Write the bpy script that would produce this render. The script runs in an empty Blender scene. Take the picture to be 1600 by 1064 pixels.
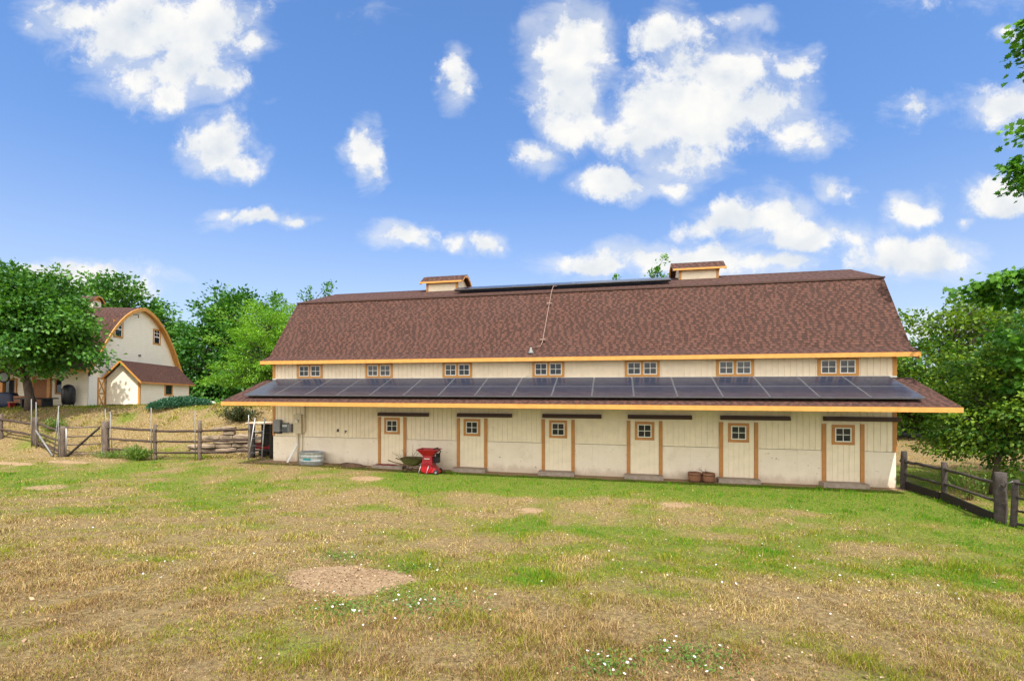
import bpy, math, random
import numpy as np
from mathutils import Vector, Matrix

S = bpy.context.scene
COL = S.collection
R = math.radians
PI = math.pi
random.seed(7)
RNG = np.random.default_rng(11)

# ------------------------------------------------------------------ camera
CAM = (0.0, -18.66, 3.5)
YAW = R(12.5)
cd = bpy.data.cameras.new('camera')
cam = bpy.data.objects.new('camera', cd)
COL.objects.link(cam)
cam.location = CAM
cam.rotation_euler = (R(90), 0, YAW)
cd.sensor_width = 36
cd.lens = 725 / 1600 * 36
cd.shift_y = 73 / 1600
cd.clip_start = .05
cd.clip_end = 3000
S.camera = cam

# ------------------------------------------------------------------ exposure, sun
S.view_settings.view_transform = 'Standard'
S.view_settings.look = 'None'
S.view_settings.exposure = 1.5
S.view_settings.gamma = 1
S.cycles.max_bounces = 8
S.cycles.diffuse_bounces = 4
S.cycles.transparent_max_bounces = 8

SUN_AZ, SUN_EL = R(157), R(59)          # azimuth clockwise from +Y
sunv = Vector((math.sin(SUN_AZ) * math.cos(SUN_EL), math.cos(SUN_AZ) * math.cos(SUN_EL), math.sin(SUN_EL)))
sd = bpy.data.lights.new('sun', 'SUN')
sd.energy = 2.2
sd.angle = R(.6)
sd.color = (1, .95, .86)
sun = bpy.data.objects.new('sun', sd)
COL.objects.link(sun)
sun.rotation_euler = (-sunv).to_track_quat('-Z', 'Y').to_euler()
sun.location = (0, 0, 40)


# ------------------------------------------------------------------ node helper
class NT:
    def __init__(s, nt):
        s.nt = nt

    def n(s, t, inp=None, **kw):
        nd = s.nt.nodes.new(t)
        for k, v in kw.items():
            setattr(nd, k, v)
        for k, v in (inp or {}).items():
            if hasattr(v, 'is_output'):
                s.nt.links.new(v, nd.inputs[k])
            else:
                nd.inputs[k].default_value = v
        return nd

    def math(s, op, a, b=0.0, c=None, clamp=False):
        i = {0: a, 1: b}
        if c is not None:
            i[2] = c
        return s.n('ShaderNodeMath', i, operation=op, use_clamp=clamp).outputs[0]

    def vm(s, op, a, b=None):
        i = {0: a}
        if b is not None:
            i[1] = b
        return s.n('ShaderNodeVectorMath', i, operation=op).outputs[0]

    def mix(s, f, a, b, blend='MIX'):
        nd = s.nt.nodes.new('ShaderNodeMix')
        nd.data_type = 'RGBA'
        nd.blend_type = blend
        nd.clamp_factor = True
        for i, v in ((0, f), (6, a), (7, b)):
            if hasattr(v, 'is_output'):
                s.nt.links.new(v, nd.inputs[i])
            else:
                if i and len(v) == 3:
                    v = (*v, 1)
                nd.inputs[i].default_value = v
        return nd.outputs[2]

    def noise(s, vec, scale, detail=4, rough=.55, dist=0.0, out=0):
        i = {'Scale': scale, 'Detail': detail, 'Roughness': rough, 'Distortion': dist}
        if vec is not None:
            i['Vector'] = vec
        return s.n('ShaderNodeTexNoise', i).outputs[out]

    def ss(s, v, a, b, lo=0.0, hi=1.0):
        return s.n('ShaderNodeMapRange', {0: v, 1: a, 2: b, 3: lo, 4: hi}, interpolation_type='SMOOTHSTEP').outputs[0]


# ------------------------------------------------------------------ world: sky with clouds
W = bpy.data.worlds.new('World')
S.world = W
W.use_nodes = True
W.node_tree.nodes.clear()
w = NT(W.node_tree)
sky = w.n('ShaderNodeTexSky', sky_type='NISHITA', sun_disc=False, sun_elevation=SUN_EL, sun_rotation=SUN_AZ,
          air_density=1.0, dust_density=.6, ozone_density=1.6, altitude=1800)
tc = w.n('ShaderNodeTexCoord').outputs['Generated']
# a chart of the part of the sky north of the barn: gnomonic coordinates about a fixed bearing
cy, sy = math.cos(YAW), math.sin(YAW)
fwd = w.n('ShaderNodeVectorMath', {0: tc, 1: (-sy, cy, 0)}, operation='DOT_PRODUCT').outputs['Value']
rgt = w.n('ShaderNodeVectorMath', {0: tc, 1: (cy, sy, 0)}, operation='DOT_PRODUCT').outputs['Value']
upv = w.n('ShaderNodeVectorMath', {0: tc, 1: (0, 0, 1)}, operation='DOT_PRODUCT').outputs['Value']
fs = w.math('MAXIMUM', fwd, .02)
U = w.math('DIVIDE', rgt, fs)
V = w.math('DIVIDE', upv, fs)
P0 = w.n('ShaderNodeCombineXYZ', {0: U, 1: V}).outputs[0]
wn = w.noise(P0, 5.0, 5, .6, 0, 1)
wn = w.vm('SUBTRACT', wn, (.5, .5, .5))
wn = w.vm('MULTIPLY', wn, (.2, .15, 0))
P = w.vm('ADD', P0, wn)
BLOBS = [(120, 15, 60, 30, .8), (215, 45, 95, 60, 1), (325, 35, 65, 50, 1), (275, 110, 70, 50, 1), (335, 135, 48, 32, .9), (385, 70, 30, 20, .8),
         (262, 150, 40, 30, .9), (340, 228, 55, 36, 1), (375, 250, 30, 20, .9), (572, 235, 36, 42, 1), (590, 255, 22, 22, .8), (553, 208, 18, 16, .7),
         (705, 108, 22, 34, .75), (418, 340, 62, 14, .75), (480, 347, 26, 13, .8), (352, 331, 22, 10, .6), (622, 372, 40, 20, .9), (757, 378, 30, 20, .9),
         (705, 380, 16, 11, .5), (110, 428, 115, 18, .9), (170, 446, 70, 18, .8), (45, 420, 45, 12, .8),
         (905, 70, 58, 60, 1), (890, 140, 55, 60, 1), (900, 195, 52, 36, .9), (835, 238, 40, 22, .75), (870, 100, 40, 40, .9), (1040, 48, 58, 34, .8),
         (1110, 110, 90, 50, 1), (1080, 170, 115, 62, 1.1), (1180, 165, 85, 52, 1), (1245, 205, 46, 36, .9), (1280, 228, 28, 20, .8), (1000, 205, 80, 36, .8),
         (1060, 250, 50, 28, .75), (975, 280, 78, 24, 1), (1045, 290, 40, 16, .9), (1235, 102, 30, 14, .55), (1140, 18, 40, 11, .5),
         (1060, 408, 150, 24, 1), (920, 416, 58, 20, .9), (1200, 412, 85, 22, .9), (1150, 345, 80, 30, .9), (1260, 374, 85, 24, .9), (1215, 345, 60, 20, .8),
         (1430, 312, 38, 26, .95), (1430, 400, 78, 36, 1), (1380, 415, 45, 18, .8), (1565, 302, 52, 28, .95), (1575, 172, 52, 34, .9), (1562, 68, 18, 12, .8),
         (1305, 303, 26, 15, .75), (1510, 335, 15, 9, .6), (1440, 168, 32, 12, .45), (1500, 508, 80, 12, .5), (1450, 528, 60, 16, .55), (1640, 90, 50, 60, .9),
         (1760, 240, 90, 60, 1), (330, -230, 330, 170, 1.2), (1500, -220, 300, 160, 1.2), (850, -330, 260, 90, 1)]  # wide left and right blobs above view: clouds added for panel reflections
field = None
for bx, by, ba, bb, bs in BLOBS:
    c = ((bx - 800) / 725, (605 - by) / 725, 0)
    d = w.vm('SUBTRACT', P, c)
    d = w.vm('MULTIPLY', d, (725 / (ba * 1.2), 725 / (bb * 1.2), 0))
    L = w.n('ShaderNodeVectorMath', {0: d}, operation='LENGTH').outputs['Value']
    v = w.math('MULTIPLY_ADD', L, -bs, bs)
    field = v if field is None else w.math('SMOOTH_MAX', field, v, .12)
fb = w.noise(P0, 8.0, 11, .69, .2)
fl = w.noise(P0, 8.0, 4, .5)
fbu = w.noise(w.vm('ADD', P0, (-.015, .04, 0)), 8.0, 4, .5)
fn = w.math('MULTIPLY_ADD', fb, 2.5, -1.29)
dens = w.math('ADD', field, fn)
alpha = w.ss(dens, -.10, .52)
veil = w.noise(w.vm('MULTIPLY', P0, (1, 1.7, 1)), 6.0, 8, .62, .6)
veil = w.ss(w.math('ADD', field, w.math('MULTIPLY_ADD', veil, 2.2, -1.15)), -.42, .5, 0, .5)
alpha = w.math('MAXIMUM', alpha, veil)
alpha = w.math('MULTIPLY', alpha, w.ss(fwd, .02, .12))
# added cloud cover behind the camera, out of view, as fill light
gen = w.ss(w.noise(tc, 2.6, 8, .6, .2), .34, .56)
gen = w.math('MULTIPLY', gen, w.ss(fwd, .25, -.15))
gen = w.math('MULTIPLY', gen, w.ss(upv, -.02, .06))
lit = w.math('SUBTRACT', fl, fbu)
lit = w.math('MULTIPLY_ADD', lit, 2.0, .74, clamp=True)
thick = w.ss(dens, .35, 1.1)
big = w.noise(P0, 3.3, 4, .6)
lit = w.math('SUBTRACT', lit, w.math('MULTIPLY', thick, w.ss(big, .40, .68, 0, .42)), clamp=True)
cloudc = w.mix(lit, (2.2, 2.5, 2.9), (3.55, 3.52, 3.42))
tint = w.mix(w.ss(upv, .62, .12), (.66, .86, 1.05), (.62, .66, .73))
skyc = w.mix(1.0, sky.outputs[0], tint, 'MULTIPLY')
hz = w.ss(upv, .42, -.02)
skyc = w.mix(w.math('MULTIPLY', hz, .62), skyc, (2.15, 2.35, 2.85))
colr = w.mix(alpha, skyc, cloudc)
# unseen southern cloud, added and brightened to fill the shaded facade
colr = w.mix(gen, colr, w.mix(w.ss(w.noise(tc, 5, 6, .6), .3, .7), (8.2, 7.8, 7.0), (11.0, 10.5, 9.4)))
bg = w.n('ShaderNodeBackground', {0: colr, 1: .1})
wo = w.n('ShaderNodeOutputWorld', {0: bg.outputs[0]})


# ------------------------------------------------------------------ mesh builder
class MB:
    def __init__(s, o=(0, 0, 0)):
        s.v, s.f, s.uv, s.o = [], [], [], Vector(o)
        s.smooth = []

    def face(s, pts, uv=None, smooth=False):
        b = len(s.v)
        s.v += [tuple(p) for p in pts]
        s.f.append(tuple(range(b, b + len(pts))))
        s.uv.append(uv or [(0, 0)] * len(pts))
        s.smooth.append(smooth)
        return s

    def box(s, x0, x1, y0, y1, z0, z1, M=None):
        p = [Vector(q) for q in ((x0, y0, z0), (x1, y0, z0), (x1, y1, z0), (x0, y1, z0), (x0, y0, z1), (x1, y0, z1), (x1, y1, z1), (x0, y1, z1))]
        if M is not None:
            p = [M @ q for q in p]
        for i in ((0, 3, 2, 1), (4, 5, 6, 7), (0, 1, 5, 4), (1, 2, 6, 5), (2, 3, 7, 6), (3, 0, 4, 7)):
            s.face([p[k] for k in i])
        return s

    def loft(s, rings, cap=True, smooth=True, closed=True):
        b = len(s.v)
        n = len(rings[0])
        for r in rings:
            s.v += [tuple(p) for p in r]
        for i in range(len(rings) - 1):
            for j in range(n if closed else n - 1):
                k = (j + 1) % n
                s.f.append((b + i * n + j, b + i * n + k, b + (i + 1) * n + k, b + (i + 1) * n + j))
                s.uv.append([(j / n, i), ((j + 1) / n, i), ((j + 1) / n, i + 1), (j / n, i + 1)])
                s.smooth.append(smooth)
        if cap:
            s.f.append(tuple(b + j for j in reversed(range(n))))
            s.uv.append([(0, 0)] * n)
            s.smooth.append(False)
            s.f.append(tuple(b + (len(rings) - 1) * n + j for j in range(n)))
            s.uv.append([(0, 0)] * n)
            s.smooth.append(False)
        return s

    def tube(s, path, r, n=8, cap=True):
        path = [Vector(p) for p in path]
        if not hasattr(r, '__len__'):
            r = [r] * len(path)
        rings = []
        t0 = (path[1] - path[0]).normalized()
        ref = Vector((0, 0, 1)) if abs(t0.z) < .9 else Vector((1, 0, 0))
        a = t0.cross(ref).normalized()
        for i, p in enumerate(path):
            t = (path[min(i + 1, len(path) - 1)] - path[max(i - 1, 0)]).normalized()
            a = (a - t * a.dot(t)).normalized()
            bb = t.cross(a)
            rings.append([p + (a * math.cos(2 * PI * j / n) + bb * math.sin(2 * PI * j / n)) * r[i] for j in range(n)])
        return s.loft(rings, cap)

    def lathe(s, prof, c=(0, 0, 0), n=20, sx=1, sy=1, cap=True):
        return s.loft([[Vector((c[0] + q * sx * math.cos(2 * PI * j / n), c[1] + q * sy * math.sin(2 * PI * j / n), c[2] + z)) for j in range(n)] for q, z in prof], cap)

    def log(s, a, b, r0, r1=None, n=8, seed=0, rough=.12, seg=6):
        """a rough split rail or post"""
        rr = random.Random(seed)
        a, b = Vector(a), Vector(b)
        r1 = r1 or r0
        path, rad = [], []
        t = (b - a).normalized()
        u = t.cross(Vector((.3, .5, .81))).normalized()
        v = t.cross(u)
        ang = [r0 * (1 + rr.uniform(-.22, .18)) for _ in range(n)]
        rings = []
        for i in range(seg + 1):
            k = i / seg
            c = a.lerp(b, k) + (u * rr.uniform(-1, 1) + v * rr.uniform(-1, 1)) * r0 * rough * 1.4
            rr_ = (r0 + (r1 - r0) * k) / r0
            rings.append([c + (u * math.cos(2 * PI * j / n) + v * math.sin(2 * PI * j / n)) * ang[j] * rr_ * (1 + rr.uniform(-rough, rough)) for j in range(n)])
        return s.loft(rings, True)

    def build(s, name, mat, parent=None):
        me = bpy.data.meshes.new(name)
        me.from_pydata([(p[0] - s.o.x, p[1] - s.o.y, p[2] - s.o.z) for p in s.v], [], s.f)
        uvl = me.uv_layers.new(name='UVMap')
        flat = [c for f in s.uv for q in f for c in q]
        uvl.data.foreach_set('uv', flat)
        me.polygons.foreach_set('use_smooth', s.smooth)
        me.materials.append(mat)
        me.update()
        ob = bpy.data.objects.new(name, me)
        COL.objects.link(ob)
        if parent:
            ob.parent = parent
        return ob


def tag(o, label=None, cat=None, group=None, kind=None):
    for k, v in (('label', label), ('category', cat), ('group', group), ('kind', kind)):
        if v:
            o[k] = v
    return o


def thing(name, label, cat, loc=(0, 0, 0), rz=0, group=None):
    o = bpy.data.objects.new(name, None)
    o.empty_display_size = .2
    COL.objects.link(o)
    o.location = loc
    o.rotation_euler = (0, 0, rz)
    return tag(o, label, cat, group)


def kids(o):
    return [c for c in bpy.data.objects if c.parent == o]


def dup(o, loc=None, parent=None):
    c = o.copy()
    COL.objects.link(c)
    if parent is not None:
        c.parent = parent
    if loc is not None:
        c.location = loc
    for ch in kids(o):
        dup(ch, None, c)
    return c


# ------------------------------------------------------------------ materials
def new_mat(name):
    m = bpy.data.materials.new(name)
    m.use_nodes = True
    m.node_tree.nodes.clear()
    t = NT(m.node_tree)
    return m, t


def finish(t, sh):
    t.n('ShaderNodeOutputMaterial', {0: sh})


def pm(name, col, var=.18, scale=6, rough=.75, bump=.15, bscale=None, metal=0, spec=.4, stretch=(1, 1, 1), dirt=None, dirt_amt=.3, rvar=.1, ds=.9):
    m, t = new_mat(name)
    oc = t.n('ShaderNodeTexCoord').outputs['Object']
    sc = t.vm('MULTIPLY', oc, stretch)
    nz = t.noise(sc, scale, 6, .6)
    a = tuple(c * (1 - var) for c in col)
    b = tuple(min(1, c * (1 + var)) for c in col)
    c = t.mix(t.ss(nz, .3, .7), a, b)
    if dirt:
        dn = t.noise(sc, scale * .37, 7, .68, .4)
        c = t.mix(t.math('MULTIPLY', t.ss(dn, .5, .72), dirt_amt), c, dirt)
    bn = t.noise(sc, bscale or scale * 6, 5, .6)
    bp = t.n('ShaderNodeBump', {'Height': bn, 'Strength': bump, 'Distance': .02})
    rg = t.ss(nz, .2, .8, rough - rvar, min(1, rough + rvar))
    p = t.n('ShaderNodeBsdfPrincipled', {'Base Color': c, 'Roughness': rg, 'Metallic': metal, 'Specular IOR Level': spec, 'Normal': bp.outputs[0]})
    finish(t, p.outputs[0])
    return m


M = {}
M['cream'] = pm('cream_paint', (.86, .74, .57), .05, 3, .6, .12, 60, dirt=(.55, .46, .31), dirt_amt=.35)
M['cream_low'] = pm('cream_board', (.85, .73, .575), .05, 2.2, .65, .25, 40, dirt=(.47, .40, .29), dirt_amt=.45)
M['cream_house'] = pm('cream_lap', (.80, .73, .58), .05, 3, .6, .12, 40)
M['orange'] = pm('orange_paint', (.56, .265, .062), .10, 5, .5, .1, 50, dirt=(.42, .19, .045), dirt_amt=.3)
M['orange_dark'] = pm('orange_shaded', (.50, .225, .068), .12, 5, .55, .15, 50, dirt=(.3, .14, .05), dirt_amt=.35)  # darker copy of the orange paint, toned as trim looks in shade
M['soffit'] = pm('soffit_paint', (.48, .36, .20), .08, 3, .7, .1)
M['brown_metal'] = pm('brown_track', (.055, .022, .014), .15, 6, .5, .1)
M['white_trim'] = pm('white_vinyl', (.80, .78, .73), .04, 5, .45, .05)
M['concrete'] = pm('concrete_step', (.36, .29, .24), .18, 7, .85, .4, 60, dirt=(.22, .15, .11), dirt_amt=.5)
M['wood_grey'] = pm('weathered_wood', (.125, .092, .072), .4, 9, .85, .6, 40, stretch=(1, 1, .35), dirt=(.07, .05, .042), dirt_amt=.6)
M['wood_dark'] = pm('dark_rail_wood', (.055, .034, .025), .4, 8, .85, .6, 40, dirt=(.05, .03, .026), dirt_amt=.6)
M['wood_char'] = pm('grey_black_wood', (.060, .048, .042), .4, 8, .85, .6, 40, dirt=(.022, .018, .016), dirt_amt=.7)
M['wood_black'] = pm('black_timber', (.02, .015, .013), .3, 8, .8, .5, 40)
M['galv'] = pm('galvanised', (.50, .53, .55), .15, 9, .42, .08, 30, metal=.55, dirt=(.3, .31, .31), dirt_amt=.4)
M['pole'] = pm('dull_steel', (.21, .21, .205), .15, 9, .6, .08, 30, metal=.3)
M['alum'] = pm('aluminium', (.40, .40, .40), .1, 9, .5, .05, 30, metal=.7)
M['grey_box'] = pm('grey_enamel', (.20, .20, .22), .08, 6, .45, .05)
M['grey_dark'] = pm('dark_enamel', (.075, .085, .095), .25, 9, .4, .1)
M['beige_box'] = pm('beige_enamel', (.58, .50, .37), .06, 6, .5, .05)
M['red'] = pm('red_enamel', (.36, .008, .016), .15, 6, .35, .06, dirt=(.22, .01, .015), dirt_amt=.4)
M['red_cloth'] = pm('red_mat', (.22, .02, .03), .3, 20, .9, .4)
M['olive'] = pm('olive_tray', (.105, .105, .04), .25, 7, .55, .1)
M['black'] = pm('black_rubber', (.018, .018, .02), .2, 8, .6, .1)
M['black_gloss'] = pm('black_cover', (.014, .014, .018), .2, 8, .4, .15)
M['tub'] = pm('tub_wood', (.27, .12, .065), .3, 10, .8, .5, 40, stretch=(2, 2, .5), dirt=(.12, .05, .03), dirt_amt=.5)
M['twig'] = pm('dry_twig', (.17, .10, .055), .3, 10, .85, .3)
M['soil'] = pm('soil', (.17, .10, .065), .4, 5, .95, .9, 30, dirt=(.09, .055, .04), dirt_amt=.6)
M['stone'] = pm('field_stone', (.23, .175, .125), .5, 2.2, .9, .7, 25, dirt=(.17, .13, .10), dirt_amt=.6)
M['bark'] = pm('bark', (.085, .062, .048), .4, 8, .9, .8, 30, stretch=(1, 1, .3), dirt=(.03, .024, .02), dirt_amt=.6)
M['dark_gap'] = pm('dark_void', (.012, .011, .010), .1, 4, .9, .05)
M['teal'] = pm('teal_decal', (.02, .28, .33), .15, 12, .5, .05)
M['white_paint'] = pm('white_enamel', (.78, .77, .74), .04, 6, .35, .03)
M['pinkpipe'] = pm('painted_conduit', (.24, .165, .135), .1, 6, .5, .05)
M['board'] = pm('raw_board', (.60, .42, .30), .15, 8, .75, .2)
M['terra'] = pm('brown_door', (.33, .14, .055), .15, 8, .6, .1)
M['bluecover'] = pm('navy_cover', (.02, .026, .06), .2, 8, .6, .2)

def glass_mat(name, tint=(.020, .024, .030), rough=.03):
    m, t = new_mat(name)
    oc = t.n('ShaderNodeTexCoord').outputs['Object']
    wv = t.noise(oc, 2.3, 3, .5)
    bp = t.n('ShaderNodeBump', {'Height': wv, 'Strength': .03, 'Distance': .05})
    p = t.n('ShaderNodeBsdfPrincipled', {'Base Color': (*tint, 1), 'Roughness': rough, 'IOR': 1.5, 'Specular IOR Level': .5, 'Normal': bp.outputs[0]})
    finish(t, p.outputs[0])
    return m
M['glass'] = glass_mat('window_glass')

def shingle_mat():
    m, t = new_mat('brown_shingles')
    uv = t.n('ShaderNodeTexCoord').outputs['UV']
    wob = t.noise(uv, 9.0, 3, .5, 0, 1)
    uvw = t.vm('ADD', uv, t.vm('MULTIPLY', t.vm('SUBTRACT', wob, (.5, .5, .5)), (.07, .012, 0)))
    def cells(wd, ht, off, sh):
        b_ = t.n('ShaderNodeTexBrick', {'Vector': t.vm('ADD', uvw, sh), 'Color1': (0, 0, 0, 1), 'Color2': (1, 1, 1, 1), 'Mortar': (.5, .5, .5, 1), 'Scale': 1.0, 'Mortar Size': .0,
                                    'Bias': 0.0, 'Brick Width': wd, 'Row Height': ht}, offset=off, offset_frequency=2, squash=.6, squash_frequency=3)
        return t.n('ShaderNodeSeparateColor', {0: b_.outputs[0]}).outputs[0]
    r1 = cells(.16, .112, .43, (0, 0, 0))
    r2 = cells(.11, .112, .29, (3.17, 0, 0))
    vv = t.n('ShaderNodeSeparateXYZ', {0: uvw}).outputs[1]
    fr = t.math('FRACT', t.math('MULTIPLY', vv, 1 / .112))
    gr = t.noise(uv, 60, 3, .7)
    c = t.mix(r2, (.050, .022, .016), (.078, .033, .024))
    # raised tabs cover the lower part of some courses
    row = t.math('FLOOR', t.math('MULTIPLY', vv, 1 / .112))
    rnd = t.math('FRACT', t.math('MULTIPLY', t.math('SINE', t.math('MULTIPLY', row, 12.9898)), 437.585))
    uu = t.n('ShaderNodeSeparateXYZ', {0: uvw}).outputs[0]
    wv = t.noise(t.n('ShaderNodeCombineXYZ', {0: t.math('MULTIPLY', uu, 2.3), 1: t.math('MULTIPLY', row, 5.37)}).outputs[0], 1.0, 2, .6)
    tu = t.math('MULTIPLY_ADD', uu, 1 / .27, t.math('MULTIPLY_ADD', wv, 2.2, t.math('MULTIPLY', rnd, 7.3)))
    sq = t.math('SINE', t.math('MULTIPLY', tu, 2 * PI))
    sq = t.math('ADD', sq, t.math('MULTIPLY_ADD', r1, 1.1, -.55))
    tab = t.math('MULTIPLY', t.ss(sq, -.1, .2), t.ss(fr, .68, .50))
    c = t.mix(tab, c, t.mix(r2, (.088, .036, .025), (.124, .058, .042)))
    tab_shadow = t.math('MULTIPLY', t.ss(sq, .05, -.25), t.ss(fr, .30, .50))
    c = t.mix(t.math('MULTIPLY', tab_shadow, .85), c, (.026, .015, .012))  # edge shadow of the raised tabs, painted into the shingle colour
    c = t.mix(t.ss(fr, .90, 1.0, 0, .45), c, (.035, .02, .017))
    pat = t.noise(uv, .55, 5, .6)
    c = t.mix(t.ss(pat, .40, .7, 0, .15), c, (.070, .045, .040))
    c = t.mix(t.ss(gr, .25, .75, 0, .25), c, (.04, .024, .02))
    stk = t.noise(t.vm('MULTIPLY', uv, (2.2, .22, 1)), 1.0, 5, .6)
    c = t.mix(t.ss(stk, .5, .75, 0, .2), c, (.085, .046, .037))
    hgt = t.math('ADD', t.math('MULTIPLY', fr, -.8), t.math('MULTIPLY', tab, .9))
    hgt = t.math('ADD', hgt, t.math('MULTIPLY', gr, .25))
    bp = t.n('ShaderNodeBump', {'Height': hgt, 'Strength': .6, 'Distance': .012})
    p = t.n('ShaderNodeBsdfPrincipled', {'Base Color': c, 'Roughness': .9, 'Specular IOR Level': .25, 'Normal': bp.outputs[0]})
    finish(t, p.outputs[0])
    return m
M['shingle'] = shingle_mat()

def pv_mat():
    m, t = new_mat('solar_cells')
    oc = t.n('ShaderNodeTexCoord').outputs['Object']
    br = t.n('ShaderNodeTexBrick', {'Vector': oc, 'Color1': (.017, .021, .037, 1), 'Color2': (.023, .026, .045, 1), 'Mortar': (.045, .045, .06, 1), 'Scale': 1.0,
                                    'Mortar Size': .0022, 'Brick Width': .156, 'Row Height': .156}, offset=0.0)
    nz = t.noise(oc, 3, 5, .6)
    rg = t.ss(nz, .3, .7, .15, .25)
    c = t.mix(t.ss(t.noise(oc, 1.3, 6, .65), .45, .75, 0, .16), br.outputs[0], (.10, .09, .085))
    p = t.n('ShaderNodeBsdfPrincipled', {'Base Color': c, 'Roughness': rg, 'IOR': 1.5, 'Specular IOR Level': .42})
    finish(t, p.outputs[0])
    return m
M['pv'] = pv_mat()

def low_mat():
    m, t = new_mat('cream_splashed_board')
    oc = t.n('ShaderNodeTexCoord').outputs['Object']
    n1 = t.noise(oc, 2.0, 6, .62)
    c = t.mix(t.ss(n1, .3, .7), (.82, .71, .58), (.87, .765, .63))
    n2 = t.noise(oc, .9, 7, .7, .5)
    c = t.mix(t.ss(n2, .52, .75, 0, .38), c, (.52, .42, .31))
    sp = t.noise(oc, 6, 4, .75)
    c = t.mix(t.ss(sp, .635, .69, 0, .7), c, (.26, .19, .13))
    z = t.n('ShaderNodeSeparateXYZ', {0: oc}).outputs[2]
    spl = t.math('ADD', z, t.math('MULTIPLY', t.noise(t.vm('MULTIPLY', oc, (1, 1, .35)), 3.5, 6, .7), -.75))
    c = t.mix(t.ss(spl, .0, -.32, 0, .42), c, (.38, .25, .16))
    gv = t.noise(t.vm('MULTIPLY', oc, (5, 5, .4)), 1.5, 5, .6)
    c = t.mix(t.ss(gv, .6, .8, 0, .25), c, (.5, .42, .33))
    bp = t.n('ShaderNodeBump', {'Height': t.noise(oc, 35, 5, .6), 'Strength': .25, 'Distance': .02})
    p = t.n('ShaderNodeBsdfPrincipled', {'Base Color': c, 'Roughness': .65, 'Specular IOR Level': .35, 'Normal': bp.outputs[0]})
    finish(t, p.outputs[0])
    return m
M['low'] = low_mat()

def lap_mat():
    m, t = new_mat('cream_lap_siding')
    g = t.n('ShaderNodeTexCoord').outputs['Object']
    z = t.n('ShaderNodeSeparateXYZ', {0: g}).outputs[2]
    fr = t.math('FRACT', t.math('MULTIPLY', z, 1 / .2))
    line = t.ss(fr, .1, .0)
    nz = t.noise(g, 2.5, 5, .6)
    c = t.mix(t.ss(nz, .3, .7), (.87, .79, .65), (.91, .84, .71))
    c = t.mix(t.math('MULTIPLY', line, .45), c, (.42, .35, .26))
    bp = t.n('ShaderNodeBump', {'Height': fr, 'Strength': .5, 'Distance': .015})
    p = t.n('ShaderNodeBsdfPrincipled', {'Base Color': c, 'Roughness': .6, 'Normal': bp.outputs[0]})
    finish(t, p.outputs[0])
    return m
M['lap'] = lap_mat()

def leaf_mat(name, dark, light, trans=.35):
    m, t = new_mat(name)
    a = t.n('ShaderNodeAttribute', attribute_name='tint').outputs['Fac']
    c = t.mix(a, dark, light)
    ctr = t.mix(1.0, c, (1.5, 1.45, .7), 'MULTIPLY')
    p = t.n('ShaderNodeBsdfPrincipled', {'Base Color': c, 'Roughness': .5, 'Specular IOR Level': .35})
    tr = t.n('ShaderNodeBsdfTranslucent', {'Color': ctr})
    mx = t.n('ShaderNodeMixShader', {0: trans, 1: p.outputs[0], 2: tr.outputs[0]})
    finish(t, mx.outputs[0])
    return m

# ------------------------------------------------------------------ terrain
def ss_(t):
    t = np.clip(t, 0, 1)
    return t * t * (3 - 2 * t)


def vnoise(x, y, sc, seed=0):
    x = np.asarray(x, float) / sc + seed * 17.3
    y = np.asarray(y, float) / sc + seed * 9.1
    xi, yi = np.floor(x), np.floor(y)
    fx, fy = x - xi, y - yi
    fx, fy = fx * fx * (3 - 2 * fx), fy * fy * (3 - 2 * fy)

    def h(a, b):
        q = np.sin(a * 127.1 + b * 311.7 + seed * 74.7) * 43758.5453
        return q - np.floor(q)
    return (h(xi, yi) * (1 - fx) + h(xi + 1, yi) * fx) * (1 - fy) + (h(xi, yi + 1) * (1 - fx) + h(xi + 1, yi + 1) * fx) * fy


def fbm(x, y, sc, seed=0, o=4):
    s, a, tt = 0, 1, 0
    for i in range(o):
        s = s + a * vnoise(x, y, sc / 2 ** i, seed + i * 3)
        tt += a
        a *= .55
    return s / tt


def gz(x, y):
    x = np.asarray(x, float)
    y = np.asarray(y, float)
    d = np.clip(-7 - y, -20, 16)
    z = .14 * np.log1p(np.exp(d * 1.5)) / 1.5
    left = ss_((-x - 24.5) / 5)
    hill = 2.15 * ss_((y + .8 + 1.6 * left) / 6.2) * np.maximum(ss_((-x - 19.6) / 2.2), ss_((y - 2.6 - .45 * (x + 17)) / .8) * ss_((-x - 16.4) / .8))
    hill = hill * (1 - .7 * ss_((y - 11) / 6))
    z = z + hill
    z = z + .10 * ss_((-x - 8) / 6) * ss_((y + 4) / 3)
    far = ss_((np.hypot(x, y) - 60) / 100)
    out = 1 - np.exp(-((np.clip(np.abs(y - 4.5) - 5, 0, 99)) / 1.5) ** 2) * (np.abs(x + 3) < 13)
    z = z + .05 * (fbm(x, y, 3.1, 5, 3) - .5) * ss_((-y - .6) / 2) * (1 - far)
    return z - .6 * far


DIRT = [(-3.65, -12.72, .88, .72, .97), (-9.3, -2.5, .85, .55, .9), (-2.3, -5.7, .5, .33, .75), (1.75, -4.15, .5, .33, .75), (-19.3, -6.5, 1.0, .6, .6),
        (-29.0, -3.0, 4.4, .36, .95), (-24.6, -2.2, 1.5, .35, .7), (-12.3, .2, 2.2, .4, .8)]


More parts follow.
